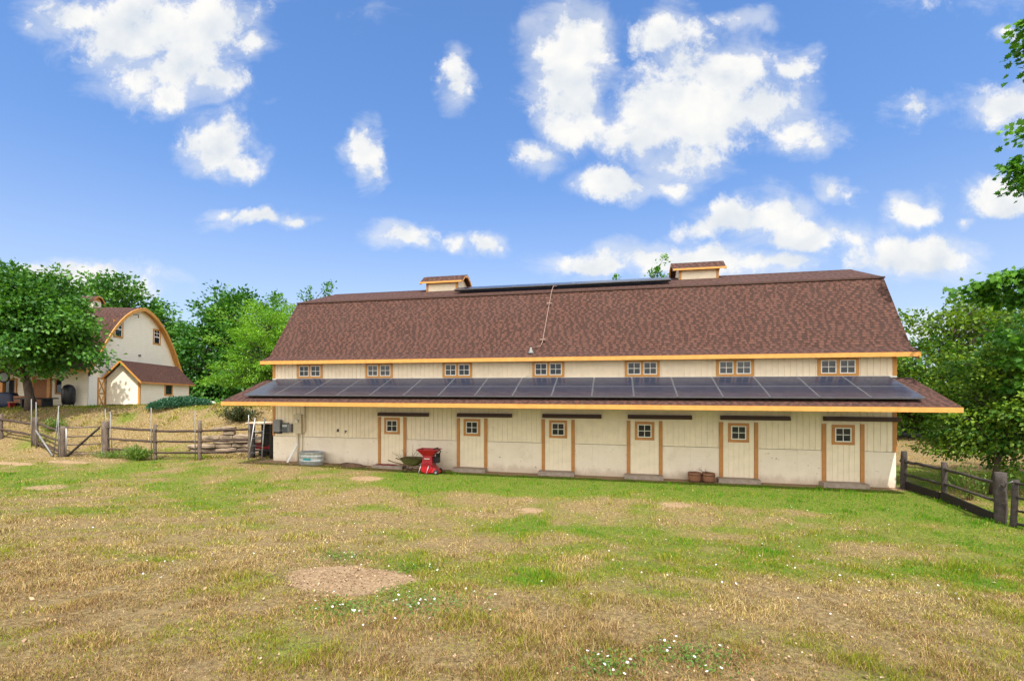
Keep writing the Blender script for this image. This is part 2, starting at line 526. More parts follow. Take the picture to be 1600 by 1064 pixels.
def dirt_f(x, y):
    v = 0
    wob = 1.0 * (fbm(x, y, .8, 21, 5) - .5)
    for cx, cyy, a, b, k in DIRT:
        q = np.sqrt(((x - cx) / a) ** 2 + ((y - cyy) / b) ** 2)
        v = np.maximum(v, k * ss_((1.15 - q + wob) / .5))
    # bare strip along the wall, and under the gate
    strip = ss_((y + .68 + .5 * (fbm(x, y, 1.3, 8) - .5)) / .25) * ((x > -16) & (x < 9.7) & (y < .5))
    gate = .34 * ss_((1.6 - np.abs(x + 27.5) / 3) / .9) * ss_((1.3 - np.abs(y + 1.2)) / .8)
    return np.clip(np.maximum(np.maximum(v, strip), gate), 0, 1)


def green_f(x, y):
    """0 dry straw .. 1 lush green"""
    g = .17 + .29 * ss_((y + 12.8) / 5.5)
    lush = ss_((y + 4.9 + .10 * np.clip(x, 0, 9) + 1.6 * (fbm(x, y, 3, 31) - .5)) / 2.2) * ss_((x + 10.5) / 3)
    g = np.maximum(g, 1.22 * lush)
    g = g + .42 * ss_((x - 3.5 - (y + 8) * -.2) / 6) * ss_((y + 11.8) / 3.4)
    g = g + .10 * ss_((-x + 1) / 5) * ss_((y + 9.5) / 3)
    behind = ss_((y - .0) / 1.2) * ((x < -16.5))
    g = g * (1 - behind) + behind * .27
    gate = ss_((-x - 22) / 3) * ss_((y + 3.5) / 2) * (1 - ss_((y - 1) / 2))
    g = g * (1 - .6 * gate)
    fld = (x > 10.2) & (y > -9)
    g = np.where(fld, .72 - .75 * ss_((y + (x - 10) * .25 - 5) / 4), g)
    n = fbm(x, y, 2.3, 3, 4) - .5
    n2 = fbm(x, y, .7, 13, 3) - .5
    return np.clip(g + 1.35 * n + 1.0 * n2, 0, 1)


def axis(lo, hi, fine_lo, fine_hi, fine, grow=1.18):
    a = list(np.arange(fine_lo, fine_hi + 1e-6, fine))
    st = fine
    v = fine_hi
    while v < hi:
        st *= grow
        v += st
        a.append(v)
    st = fine
    v = fine_lo
    pre = []
    while v > lo:
        st *= grow
        v -= st
        pre.append(v)
    return np.array(pre[::-1] + a)


def attr(me, name, vals, typ='FLOAT', dom='POINT'):
    at = me.attributes.new(name, typ, dom)
    at.data.foreach_set('value' if typ == 'FLOAT' else 'color', np.ascontiguousarray(vals, dtype=np.float32).ravel())


def big_mesh(name, verts, sizes, loops, mat, smooth=False):
    me = bpy.data.meshes.new(name)
    me.vertices.add(len(verts))
    me.vertices.foreach_set('co', np.ascontiguousarray(verts, dtype=np.float32).ravel())
    me.loops.add(len(loops))
    me.loops.foreach_set('vertex_index', np.ascontiguousarray(loops, dtype=np.int32))
    me.polygons.add(len(sizes))
    st = np.concatenate(([0], np.cumsum(sizes)[:-1])).astype(np.int32)
    me.polygons.foreach_set('loop_start', st)
    me.polygons.foreach_set('loop_total', np.asarray(sizes, dtype=np.int32))
    if smooth:
        me.polygons.foreach_set('use_smooth', np.ones(len(sizes), dtype=bool))
    me.update(calc_edges=True)
    me.validate()
    me.materials.append(mat)
    ob = bpy.data.objects.new(name, me)
    COL.objects.link(ob)
    return ob


def ground_mat():
    m, t = new_mat('meadow_ground')
    pos = t.n('ShaderNodeNewGeometry').outputs['Position']
    g = t.n('ShaderNodeAttribute', attribute_name='green').outputs['Fac']
    d = t.n('ShaderNodeAttribute', attribute_name='dirt').outputs['Fac']
    n1 = t.noise(pos, 1.6, 8, .65)
    n2 = t.noise(pos, 14, 6, .7)
    n3 = t.noise(pos, 60, 4, .7)
    dry = t.mix(t.ss(n2, .3, .7), (.115, .078, .036), (.36, .268, .122))
    dry = t.mix(t.ss(n1, .4, .7, 0, .5), dry, (.26, .185, .10))
    grn = t.mix(t.ss(n2, .3, .7), (.065, .095, .012), (.20, .24, .035))
    gg = t.math('ADD', g, t.math('MULTIPLY_ADD', n2, .9, -.45))
    gg = t.math('ADD', gg, t.math('MULTIPLY_ADD', n1, .5, -.25))
    c = t.mix(t.ss(gg, .2, .85), dry, grn)
    soil = t.mix(t.ss(n2, .3, .7), (.27, .175, .095), (.45, .32, .19))
    soil = t.mix(t.ss(n1, .5, .75, 0, .5), soil, (.21, .125, .07))
    dd = t.math('ADD', d, t.math('MULTIPLY_ADD', n2, .55, -.28))
    c = t.mix(t.ss(dd, .35, .65), c, soil)
    c = t.mix(t.ss(n3, .45, .68, 0, .6), c, (.055, .035, .02))  # dark specks painted for the shade in gaps between blades
    h = t.math('ADD', t.math('MULTIPLY', n2, .7), t.math('MULTIPLY', n3, .4))
    bp = t.n('ShaderNodeBump', {'Height': h, 'Strength': .8, 'Distance': .05})
    p = t.n('ShaderNodeBsdfPrincipled', {'Base Color': c, 'Roughness': .95, 'Specular IOR Level': .15, 'Normal': bp.outputs[0]})
    finish(t, p.outputs[0])
    return m


gx = axis(-700, 700, -36, 18, .3, 1.2)
gy = axis(-120, 900, -20, 9, .22, 1.2)
XX, YY = np.meshgrid(gx, gy)
ZZ = gz(XX, YY)
nx, ny = len(gx), len(gy)
vid = np.arange(nx * ny).reshape(ny, nx)
quads = np.stack([vid[:-1, :-1], vid[:-1, 1:], vid[1:, 1:], vid[1:, :-1]], -1).reshape(-1, 4)
ground = big_mesh('meadow', np.stack([XX, YY, ZZ], -1).reshape(-1, 3), np.full(len(quads), 4), quads.ravel(), ground_mat(), True)
attr(ground.data, 'green', green_f(XX, YY))
attr(ground.data, 'dirt', dirt_f(XX, YY))
tag(ground, kind='structure')


# ---- grass blades
def in_build(x, y):
    b = (x > -15.6) & (x < 9.7) & (y > -.12) & (y < 10)
    lx = (x + 34.4) * .946 + (y - 5.46) * .322
    ly = -(x + 34.4) * .322 + (y - 5.46) * .946
    b |= (lx < 2.3) & (ly > -.4) & (lx > -18) & (ly < 10)
    return b


def scatter(n_px, zmin, zmax, xlo, xhi):
    """points in a fan in front of the camera's place, thinning out with distance"""
    u = RNG.uniform(xlo, xhi, n_px)
    iz = RNG.uniform(0, 1, n_px)
    zc = zmin * (zmax / zmin) ** iz
    xc = u * zc
    cc, s_ = math.cos(YAW), math.sin(YAW)
    X = xc * cc - zc * s_
    Y = xc * s_ + zc * cc + CAM[1]
    return X, Y, zc


def blades():
    X, Y, zc = scatter(640000, 2.6, 34, -1.35, 1.35)
    hx, hy, hzc = scatter(60000, 22, 36, -1.25, -.5)
    nx_, ny_, nz_ = scatter(260000, 2.6, 8.5, -1.3, 1.3)
    hx, hy, hzc = np.concatenate([hx, nx_]), np.concatenate([hy, ny_]), np.concatenate([hzc, nz_])
    for a_, b_ in ((-2.8, -1.35), (1.35, 2.8)):
        ex_, ey_, ez_ = scatter(75000, 1.2, 22, a_, b_)
        hx, hy, hzc = np.concatenate([hx, ex_]), np.concatenate([hy, ey_]), np.concatenate([hzc, ez_])
    X, Y, zc = np.concatenate([X, hx]), np.concatenate([Y, hy]), np.concatenate([zc, hzc])
    keep = ~in_build(X, Y)
    g = green_f(X, Y)
    d = dirt_f(X, Y)
    clump = fbm(X, Y, .32, 41, 3)
    keep &= RNG.uniform(0, 1, len(X)) > d * 1.15 - .1 * 0
    keep &= RNG.uniform(0, 1, len(X)) < .16 + 2.0 * np.clip(clump - .30, 0, 1) + .3 * g
    X, Y, zc, g, clump = X[keep], Y[keep], zc[keep], g[keep], clump[keep]
    n = len(X)
    Z = gz(X, Y) - .005
    gb = np.clip(g + RNG.normal(0, .20, n), 0, 1)
    isg = RNG.uniform(0, 1, n) < ss_((gb - .12) / .6)
    # each patch of the lawn has its own height
    hgt = np.where(isg, .045 + .05 * RNG.uniform(0, 1, n), .03 + .065 * RNG.uniform(0, 1, n) ** 1.5)
    tuft = fbm(X, Y, .55, 71, 2)
    hgt *= (.45 + .9 * clump) * np.clip(.55 + .05 * zc, 0, 1) * (.62 + .85 * ss_((tuft - .5) / .3))
    hgt *= 1 + .5 * ((X < -17) & (Y > 0))
    wid = (.0008 + .00040 * zc) * RNG.uniform(.7, 1.3, n)
    ang = RNG.uniform(0, 2 * PI, n)
    la = RNG.uniform(0, 2 * PI, n)
    lean = np.where(isg, RNG.uniform(.1, .8, n), RNG.uniform(.2, 1.5, n)) * hgt
    sx, sy_ = np.cos(ang) * wid, np.sin(ang) * wid
    lx, ly = np.cos(la) * lean, np.sin(la) * lean
    P0 = np.stack([X - sx, Y - sy_, Z], -1)
    P1 = np.stack([X + sx, Y + sy_, Z], -1)
    P2 = np.stack([X + sx * .7 + lx * .35, Y + sy_ * .7 + ly * .35, Z + hgt * .6], -1)
    P3 = np.stack([X - sx * .7 + lx * .35, Y - sy_ * .7 + ly * .35, Z + hgt * .6], -1)
    P4 = np.stack([X + lx, Y + ly, Z + hgt * (1 - .25 * (lean / hgt > .9))], -1)
    verts = np.stack([P0, P1, P2, P3, P4], 1).reshape(-1, 3)
    b = (np.arange(n) * 5)[:, None]
    loops = np.concatenate([b + np.array([[0, 1, 2, 3]]), b + np.array([[3, 2, 4]])], 1).ravel()
    sizes = np.tile([4, 3], n)
    r = RNG.uniform(0, 1, (n, 1))
    lush = ss_((gb - .55) / .45)[:, None]
    green = (1 - r) * np.array([.150, .172, .012]) + r * np.array([.400, .385, .042])
    deep = (1 - r) * np.array([.040, .160, .008]) + r * np.array([.125, .335, .018])
    green = green * (1 - lush) + deep * lush
    r2 = RNG.uniform(0, 1, (n, 1)) ** .8
    dry = (1 - r2) * np.array([.20, .132, .052]) + r2 * np.array([.66, .49, .20])
    fore = ss_((-11 - Y) / 3.5)[:, None]
    pk_ = np.where(X > 10, .5, RNG.uniform(0, 1, n))[:, None]
    dry = np.where(pk_ < .28, dry * .42, np.where(pk_ > .80, np.array([.76, .62, .31]) * (.75 + .25 * r2), dry))  # darker and paler blades carry shadow and highlight contrast in their colour
    dry = dry * (1 - fore * np.array([.16, .24, .24]))
    dry = dry * (.62 + .55 * fbm(X, Y, .45, 61, 3)[:, None] + .12 * fbm(X, Y, 2.5, 63, 3)[:, None])
    rust = (RNG.uniform(0, 1, (n, 1)) < .20) * (fbm(X, Y, 1.1, 55)[:, None] > .45)
    dry = dry * (1 - .55 * rust) + .55 * rust * np.array([.22, .10, .06])
    colr = np.where(isg[:, None], green, dry)
    col4 = np.concatenate([colr, np.ones((n, 1))], 1)
    m, t = new_mat('grass_blades')
    a = t.n('ShaderNodeAttribute', attribute_name='blade').outputs['Color']
    df = t.n('ShaderNodeBsdfDiffuse', {'Color': a})
    tr = t.n('ShaderNodeBsdfTranslucent', {'Color': a})
    mx = t.n('ShaderNodeMixShader', {0: .28, 1: df.outputs[0], 2: tr.outputs[0]})
    finish(t, mx.outputs[0])
    ob = big_mesh('grass', verts, sizes, loops, m)
    attr(ob.data, 'blade', np.repeat(col4, 5, 0), 'FLOAT_COLOR')
    tag(ob, 'short dry and green grass blades covering the paddock', 'grass', kind='stuff')


blades()


# ------------------------------------------------------------------ foliage
MAPLE = [(0, 0), (.12, .16), (.05, .42), (.30, .30), (.42, .56), (.55, .30), (.78, .34), (.74, .16), (1, 0),
         (.74, -.16), (.78, -.34), (.55, -.30), (.42, -.56), (.30, -.30), (.05, -.42), (.12, -.16)]
SIMPLE = [(0, 0), (.45, .33), (1, 0), (.45, -.33)]
NARROW = [(0, 0), (.4, .16), (1, 0), (.4, -.16)]


def leaf_cloud(pts, axis_, tint, size, shape, mat, name, parent, fold=.35, up=.9):
    n = len(pts)
    size = np.asarray(size).reshape(-1, 1) * RNG.uniform(.65, 1.25, (n, 1))
    a = axis_ + RNG.normal(0, .55, (n, 3))
    a /= np.linalg.norm(a, axis=1, keepdims=True) + 1e-9
    nn = RNG.normal(0, .75, (n, 3)) + np.array([0, 0, up])
    b = np.cross(nn, a)
    b /= np.linalg.norm(b, axis=1, keepdims=True) + 1e-9
    c = np.cross(a, b)
    sh = np.array(shape)
    k = len(sh)
    v = pts[:, None, :] + size[:, None] * (a[:, None, :] * sh[None, :, :1] + b[:, None, :] * sh[None, :, 1:] + c[:, None, :] * (np.abs(sh[None, :, 1:]) * fold - sh[None, :, :1] ** 2 * .18))
    ob = big_mesh(name, v.reshape(-1, 3), np.full(n, k), np.arange(n * k), mat)
    attr(ob.data, 'tint', np.repeat(np.clip(tint, 0, 1), k))
    if parent:
        ob.parent = parent
    return ob


def tree(name, label, cat, base, lobes, nclump, nleaf, lsize, mat, r0=.25, trunk_h=2., shape=SIMPLE, clump_r=.7, group=None, hollow=.35,
         top=None, extra=(), seed=1, flat=.55, droop=.35, bark=None, twigs=True, lean=(0, 0)):
    """crown leaves gather on clumps carried by limbs that leave a tapering trunk"""
    rg = np.random.default_rng(seed)
    bx, by = base
    bz = float(gz(bx, by)) - .05
    t = thing(name, label, cat, (bx, by, bz), 0, group)
    lob = np.array(lobes, float)
    vol = lob[:, 3] * lob[:, 4] * lob[:, 5]
    which = rg.choice(len(lob), nclump, p=vol / vol.sum())
    d = rg.normal(0, 1, (nclump, 3))
    d /= np.linalg.norm(d, axis=1, keepdims=True)
    rad = hollow + (1 - hollow) * rg.uniform(0, 1, (nclump, 1)) ** .5
    rad *= rg.uniform(.74, 1.2, (nclump, 1))
    C = lob[which, :3] + d * rad * lob[which, 3:]
    C[:, 2] = np.maximum(C[:, 2], .5)
    if len(extra):
        C = np.concatenate([C, np.array(extra, float)])
    ctop = top or (lob[:, 2] + lob[:, 5]).max() * .82
    cen = (lob[:, :2] * vol[:, None]).sum(0) / vol.sum()
    # trunk
    tr = MB()
    path, rr = [], []
    for i in range(9):
        k = i / 8
        z = ctop * k
        wv = .05 * ctop * k
        path.append((cen[0] * k ** 1.5 + lean[0] * k + wv * .4 * math.sin(3 * k + seed), cen[1] * k ** 1.5 + lean[1] * k + wv * .4 * math.cos(4 * k + seed), z))
        rr.append(r0 * ((1.35 - .35 * min(1, k * 8)) if k < .2 else 1) * max(.06, (1 - k) ** .8))
    tr.tube(path, rr, 10)
    pa = np.array(path)
    L = len(C)
    for i in range(L):
        c = C[i]
        hor = np.hypot(c[0] - pa[4][0], c[1] - pa[4][1])
        za = np.clip(c[2] - hor * .55, min(trunk_h, c[2] * .8), ctop * .95)
        k = za / ctop
        p = np.array([np.interp(za, pa[:, 2], pa[:, 0]), np.interp(za, pa[:, 2], pa[:, 1]), za])
        mid = p * .5 + c * .5 + np.array([0, 0, hor * .10]) + rg.normal(0, .04, 3) * hor
        q1 = p * .75 + mid * .25 + rg.normal(0, .02, 3) * hor
        ra = min(r0 * .36, .010 + .012 * np.linalg.norm(c - p))
        tr.tube([p, q1 * .5 + mid * .5, mid, mid * .4 + c * .6, c], [ra, ra * .75, ra * .55, ra * .35, ra * .12], 4, False)
    tr.build('trunk', bark or M['bark'], t)
    # leaves
    n = L * nleaf
    idx = np.repeat(np.arange(L), nleaf)
    cr = clump_r * rg.uniform(.6, 1.25, L)
    out = C - np.array([cen[0], cen[1], C[:, 2].mean() * .8])
    out /= np.linalg.norm(out, axis=1, keepdims=True) + 1e-6
    along = rg.uniform(-.9, 1.0, (n, 1))
    q = rg.normal(0, .42, (n, 3)) * np.array([1, 1, flat]) * (1.15 - .5 * np.clip(along, 0, 1))
    pts = C[idx] + (q + out[idx] * along * .75) * cr[idx][:, None]
    pts[:, 2] -= .12 * cr[idx] * (along[:, 0] ** 2)
    ax = out[idx] * .9 + q * .8 + np.array([0, 0, -droop])
    tint = np.clip(rg.normal(.40, .24, n) + rg.normal(0, .20, L)[idx], 0, 1)
    leaf_cloud(pts, ax, tint, np.full(n, lsize), shape, mat, 'crown', t)
    return t


ML = {
    'oak': leaf_mat('oak_leaves', (.024, .100, .012), (.105, .255, .024), .28),
    'bright': leaf_mat('bright_leaves', (.075, .215, .012), (.24, .46, .035), .36),
    'deep': leaf_mat('deep_leaves', (.025, .110, .014), (.095, .250, .026), .28),
    'right': leaf_mat('ash_leaves', (.034, .115, .010), (.205, .315, .024), .32),
    'maple': leaf_mat('maple_leaves', (.030, .125, .012), (.125, .300, .024), .4),
    'juniper': leaf_mat('juniper_sprays', (.020, .085, .045), (.060, .165, .085), .15),
    'weed': leaf_mat('weed_leaves', (.07, .15, .025), (.19, .29, .05)),
    'olive': leaf_mat('shrub_leaves', (.018, .030, .010), (.065, .090, .026), .2),
}
TREES = True
if TREES:
    tree('oak_tree', 'big spreading dark green tree in front of the far arched house', 'tree', (-35.2, 2.9),
         [(.4, -1.5, 5.4, 4.6, 2.8, 2.7), (-3, -1.2, 5.8, 3.6, 2.8, 2.8), (3.4, -1.7, 4.7, 2.8, 2.0, 2.4), (4.9, -2.0, 4.0, 2.2, 1.5, 1.8), (.6, -1.4, 7.0, 3.2, 2.4, 1.4), (4.3, -2.1, 2.7, 2.2, 1.2, .8)],
         270, 150, .24, ML['oak'], r0=.25, trunk_h=1.9, clump_r=1.0, seed=3, top=6.6)
    tree('shade_tree', 'tall tree rising behind the roof of the arched house, left of its gable', 'tree', (-58, 24),
         [(0, 0, 11, 6.5, 6, 5), (4.2, -1, 9.5, 4.5, 4, 3.6), (-9, 0, 10, 6, 5, 5)], 170, 110, .42, ML['oak'], r0=.5, trunk_h=4, clump_r=1.7, seed=5)
    tree('shade_tree', 'thin dark tree just right of the peak of the arched gable', 'tree', (-51.5, 26),
         [(0, 0, 8.0, 3, 3, 3.6), (-2, 0, 7, 3, 3, 3.6)], 70, 80, .40, ML['deep'], r0=.4, trunk_h=3, clump_r=1.3, seed=6)
    tree('shade_tree', 'dense dark green tree filling the gap between house and barn', 'tree', (-39, 21.5),
         [(0, 0, 6.4, 5.0, 4.6, 5.4), (4.5, 0, 6.4, 4.6, 4, 4.6), (-2.6, 0, 4.4, 3.2, 3, 3.4), (.6, 0, 10.2, 3.4, 3, 2.8), (1, -1, 2.5, 6, 4, 2.5)], 260, 130, .36, ML['deep'], r0=.45, trunk_h=1.5, clump_r=1.25, seed=7)
    tree('locust_tree', 'light yellow green feathery tree beside the left end of the barn', 'tree', (-22.3, 7.6),
         [(0, 0, 4.2, 2.7, 2.5, 2.4), (.4, 0, 5.7, 1.6, 1.6, 1.5), (-1.6, -.5, 2.3, 1.8, 1.6, 1.0), (1.4, 0, 3.2, 2.1, 2, 2.2), (-2.5, -.6, 2.1, 1.3, 1.2, .8), (.2, 0, 2.2, 2.4, 2, 1.1)], 240, 130, .17, ML['bright'], r0=.16, trunk_h=1.2, clump_r=.62,
         shape=NARROW, seed=9, flat=.4)
    tree('poplar_tree', 'sparse young tree peeking over the left end of the barn roof', 'tree', (-24.6, 14.5),
         [(0, 0, 5.6, 1.5, 1.3, 3.8), (.3, 0, 8.9, .7, .7, 1.6), (2.4, 0, 7.8, .8, .8, 2.7), (-2.4, 0, 8.3, .7, .7, 1.5)], 100, 40, .22, ML['deep'], r0=.14, trunk_h=1.5, clump_r=.5, seed=10, hollow=.1)
    tree('poplar_tree', 'leafy tip of a tree showing behind the right roof cupola', 'tree', (3.3, 18.5),
         [(0, 0, 10.9, .75, .7, 2.7), (-3.0, 0, 9.6, .6, .7, 2.3), (-1.4, 0, 8, 2, 1, 2)], 60, 40, .22, ML['maple'], r0=.16, trunk_h=3, clump_r=.42, seed=11, hollow=.1)
    # right hand side
    tree('ash_tree', 'leafy tree on a slim dark trunk behind the right fence', 'tree', (12.05, -.5),
         [(.7, .2, 3.6, 1.8, 1.8, 1.5), (1.5, 0, 4.7, 1.4, 1.4, 1.1), (-.3, 0, 2.8, 1.6, 1.7, .9), (1.9, 0, 3.5, 2.1, 2, 2.0), (.3, .3, 1.9, 1.9, 1.7, .85)], 230, 130, .13, ML['right'], r0=.10, trunk_h=1.4, clump_r=.55, seed=12, shape=SIMPLE)
    tree('ash_tree', 'dark rounded tree beyond the tan field, nearest the barn corner', 'tree', (21.0, 18.6),
         [(0, 0, 5.0, 5.6, 4.4, 4.4), (4.4, 0, 6.0, 5.2, 4, 4.2), (-4.4, 0, 3.4, 4.0, 3.4, 2.9), (5, 0, 3.2, 5, 4, 3.0)], 260, 130, .28, ML['right'], r0=.32, trunk_h=1.0, clump_r=1.1, seed=13)
    tree('ash_tree', 'tall tree farther back over the tan field on the right', 'tree', (34.0, 20.0),
         [(0, 0, 5.0, 5.2, 4, 4.0), (4, 0, 5.5, 4.6, 4, 4.2), (-4, 0, 3.6, 4, 3, 3)], 220, 110, .30, ML['deep'], r0=.3, trunk_h=1.6, clump_r=1.1, seed=14)
    tree('ash_tree', 'yellow green bushy tree low beside the barn end wall', 'tree', (18.0, 20),
         [(0, 0, 3.2, 3.6, 3, 2.6), (-3, 0, 2.4, 3, 3, 2.0), (3, 0, 2.4, 3, 3, 2.0)], 150, 110, .26, ML['bright'], r0=.2, trunk_h=.8, clump_r=.8, seed=15)
    # overhanging maple just outside the right edge; its long limbs reach into view
    def rel(px, py, zc, base, bz=0.0):
        a, b = (px - 800) / 725, -(py - 605) / 725
        cc, s_ = math.cos(YAW), math.sin(YAW)
        return ((a * cc - s_) * zc - base[0], CAM[1] + (a * s_ + cc) * zc - base[1], 3.5 + b * zc - bz)
    mb = (17.6, -.6)
    ex = [rel(px, py, zc * 1.5, mb) for px, py, zc in ((1606, 45, 9), (1612, 85, 9), (1600, 268, 9), (1606, 290, 9), (1590, 262, 9.1), (1625, 250, 9), (1525, 452, 9.6), (1545, 445, 9.4), (1565, 440, 9.2),
          (1585, 432, 9), (1600, 425, 9), (1590, 470, 9.2), (1610, 455, 9), (1548, 462, 9.5), (1630, 440, 9), (1640, 500, 9), (1612, 205, 9), (1590, 560, 9.5), (1560, 545, 10), (1600, 530, 9.3), (1615, 590, 9.3), (1585, 600, 9.7), (1610, 640, 9.5), (1575, 520, 9.8), (1630, 560, 9.2))]
    tree('maple_tree', 'overhanging maple whose limbs reach in at the right edge', 'tree', mb,
         [(-.6, .4, 6.6, 2.9, 2.6, 3.6), (2.4, .6, 6.8, 3.0, 2.8, 3.4)], 150, 110, .17, ML['maple'], r0=.22, trunk_h=3.0, clump_r=.50, seed=16, shape=MAPLE, extra=ex, flat=.45, droop=.6, top=9.6)

# ------------------------------------------------------------------ the barn
BO = (-3, 4.7, 0)
barn = thing('barn', 'long cream barn with brown gambrel roof, orange trim and six stall doors', 'barn', BO)
XL, XR, DEP = -15.5, 9.55, 9.4
GR = .203


def grooved(mb, x0, x1, z0, z1, y, g=.022, d=.018, pitch=GR, start=None):
    """front face (towards -Y) of grooved board siding"""
    xs = []
    x = (start if start is not None else x0 + pitch)
    cur = x0
    while x < x1 - g:
        if x > cur:
            xs.append((cur, x))
            mb.face([(cur, y, z0), (x, y, z0), (x, y, z1), (cur, y, z1)])
            mb.face([(x, y, z0), (x, y + d, z0), (x, y + d, z1), (x, y, z1)])
            mb.face([(x, y + d, z0), (x + g, y + d, z0), (x + g, y + d, z1), (x, y + d, z1)])
            mb.face([(x + g, y + d, z0), (x + g, y, z0), (x + g, y, z1), (x + g, y + d, z1)])
            cur = x + g
        x += pitch
    mb.face([(cur, y, z0), (x1, y, z0), (x1, y, z1), (cur, y, z1)])


RING = [(-.5, 4.70, -15.76, 10.0), (0, 4.92, -15.72, 10.0), (1.8, 7.74, -15.55, 10.05), (4.7, 8.72, -15.35, 10.22),
        (7.6, 7.74, -15.55, 10.05), (9.4, 4.92, -15.72, 10.0), (9.9, 4.70, -15.76, 10.0)]
wl = MB(BO)
grooved(wl, XL, XR, 1.25, 4.62, 0)
prof = [(0, 1.25), (DEP, 1.25), (DEP, 4.75), (7.55, 7.58), (4.7, 8.56), (1.85, 7.58), (0, 4.75)]
wl.face([(XR, y, z) for y, z in prof])
wl.face([(XL, y, z) for y, z in reversed(prof)])
wl.face([(XR, DEP, 1.25), (XL, DEP, 1.25), (XL, DEP, 4.75), (XR, DEP, 4.75)])
wl.build('wall', M['cream'], barn)
lw = MB(BO)
# smooth lower boards with butt joints every 1.22 m, a thin shadow gap under the siding
x = XL
while x < XR - .01:
    x2 = min(x + 1.22, XR)
    lw.box(x + (.003 if x > XL else 0), x2, -.006, .06, -.12, 1.235)
    x = x2
lw.box(XL + .003, XR - .003, .06, DEP - .003, -.12, 1.235)
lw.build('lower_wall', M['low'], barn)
# roof
def roof_slab(mb, ring, th, uvoff=0):
    acc = uvoff
    n = len(ring)
    for i in range(n - 1):
        y0, z0, l0, r0 = ring[i]
        y1, z1, l1, r1 = ring[i + 1]
        dl = math.hypot(y1 - y0, z1 - z0)
        mb.face([(l0, y0, z0), (r0, y0, z0), (r1, y1, z1), (l1, y1, z1)], [(l0, acc), (r0, acc), (r1, acc + dl), (l1, acc + dl)])
        mb.face([(l0, y0, z0 - th), (l1, y1, z1 - th), (r1, y1, z1 - th), (r0, y0, z0 - th)])
        mb.face([(r0, y0, z0 - th), (r1, y1, z1 - th), (r1, y1, z1), (r0, y0, z0)], [(0, 0), (.1, 0), (.1, .1), (0, .1)])
        mb.face([(l0, y0, z0), (l1, y1, z1), (l1, y1, z1 - th), (l0, y0, z0 - th)], [(0, 0), (.1, 0), (.1, .1), (0, .1)])
        acc += dl
    for i in (0, n - 1):
        y, z, l, r = ring[i]
        mb.face([(l, y, z - th), (r, y, z - th), (r, y, z), (l, y, z)])
rf = MB(BO)
roof_slab(rf, RING, .10)
rf.build('roof', M['shingle'], barn)
cp = MB(BO)
# ridge cap and break caps of doubled shingles
for (y, z, l, r, a, b) in ((4.7, 8.728, -15.36, 10.23, .16, .054),):
    cp.face([(l, y - a, z - b), (r, y - a, z - b), (r, y, z), (l, y, z)], [(l, 0), (r, 0), (r, .143), (l, .143)])
    cp.face([(l, y, z), (r, y, z), (r, y + a, z - b), (l, y + a, z - b)], [(l, 0), (r, 0), (r, .143), (l, .143)])
cp.build('ridge_cap', M['shingle'], barn)
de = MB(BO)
de.box(-15.57, 10.07, 1.70, 1.775, 7.665, 7.735)  # dark strip added to draw the shadow line at the roof break
de.build('break_shadow_strip', M['brown_metal'], barn)
fa = MB(BO)
fa.box(-15.77, 10.01, -.535, -.503, 4.535, 4.685)
fa.build('upper_fascia', M['orange'], barn)
fa = MB(BO)
fa.box(-15.77, 10.01, 9.903, 9.935, 4.535, 4.685)
fa.build('rear_fascia', M['orange'], barn)
for s, xx in ((0, 10.02), (1, -15.78)):
    rk = MB(BO)
    for i in range(len(RING) - 1):
        y0, z0, l0, r0 = RING[i]
        y1, z1, l1, r1 = RING[i + 1]
        a, b = ((r0 - .034, r1 - .034) if s == 0 else (l0 + .034, l1 + .034))
        dx = .03 if s == 0 else -.03
        for q0, q1 in (((a, b), (a - dx, b - dx)),):
            pass
        A = [(a, y0, z0 - .102), (b, y1, z1 - .102), (b, y1, z1 - .25), (a, y0, z0 - .25)]
        B = [(p[0] - dx, p[1], p[2]) for p in A]
        rk.face(A).face(B)
        rk.face([A[2], A[3], B[3], B[2]])
        rk.face([A[0], A[1], B[1], B[0]])
    rk.build('rake_board', M['orange_dark'], barn)
sf = MB(BO)
sf.box(-15.7, 9.95, -.50, -.014, 4.56, 4.59)
sf.build('soffit', M['soffit'], barn)
# pent roof over the stall doors
PE, PZ0, PZ1 = -2.5, 3.84, 2.925
pr = MB(BO)
roof_slab(pr, [(PE, PZ1, -15.90, 9.96), (-.003, PZ0, -15.90, 10.0)], .09)
pr.build('pent_roof', M['shingle'], barn)
fa = MB(BO)
fa.box(-15.91, 9.97, PE - .035, PE - .003, 2.755, 2.905)
fa.build('pent_fascia', M['orange'], barn)
ps = MB(BO)
for i in range(28):
    xx = -15.6 + i * (25.3 / 27)
    Mx = Matrix.Translation((xx, PE, 0))
    ps.face([(xx, PE + .02, 2.78), (xx + .045, PE + .02, 2.78), (xx + .045, -.02, 3.60), (xx, -.02, 3.60)])
    for dx in (0, .045):
        ps.face([(xx + dx, PE + .02, 2.78), (xx + dx, PE + .02, 2.83), (xx + dx, -.02, 3.74), (xx + dx, -.02, 3.60)])
ps.build('rafter', M['soffit'], barn)
for xx in (-15.9, 9.955):
    gb = MB(BO)
    gb.face([(xx, PE, PZ1 - .092), (xx, -.02, PZ0 - .092), (xx, -.02, PZ0 - .26), (xx, PE, PZ1 - .17)])
    gb.face([(xx + .03, PE, PZ1 - .092), (xx + .03, -.02, PZ0 - .092), (xx + .03, -.02, PZ0 - .26), (xx + .03, PE, PZ1 - .17)])
    gb.face([(xx, PE, PZ1 - .17), (xx + .03, PE, PZ1 - .17), (xx + .03, -.02, PZ0 - .26), (xx, -.02, PZ0 - .26)])
    gb.build('pent_rake', M['orange_dark'], barn)
fl = MB(BO)
fl.box(XL - .02, XR + .02, -.03, -.004, 3.842, 3.90)
fl.build('flashing', M['white_trim'], barn)
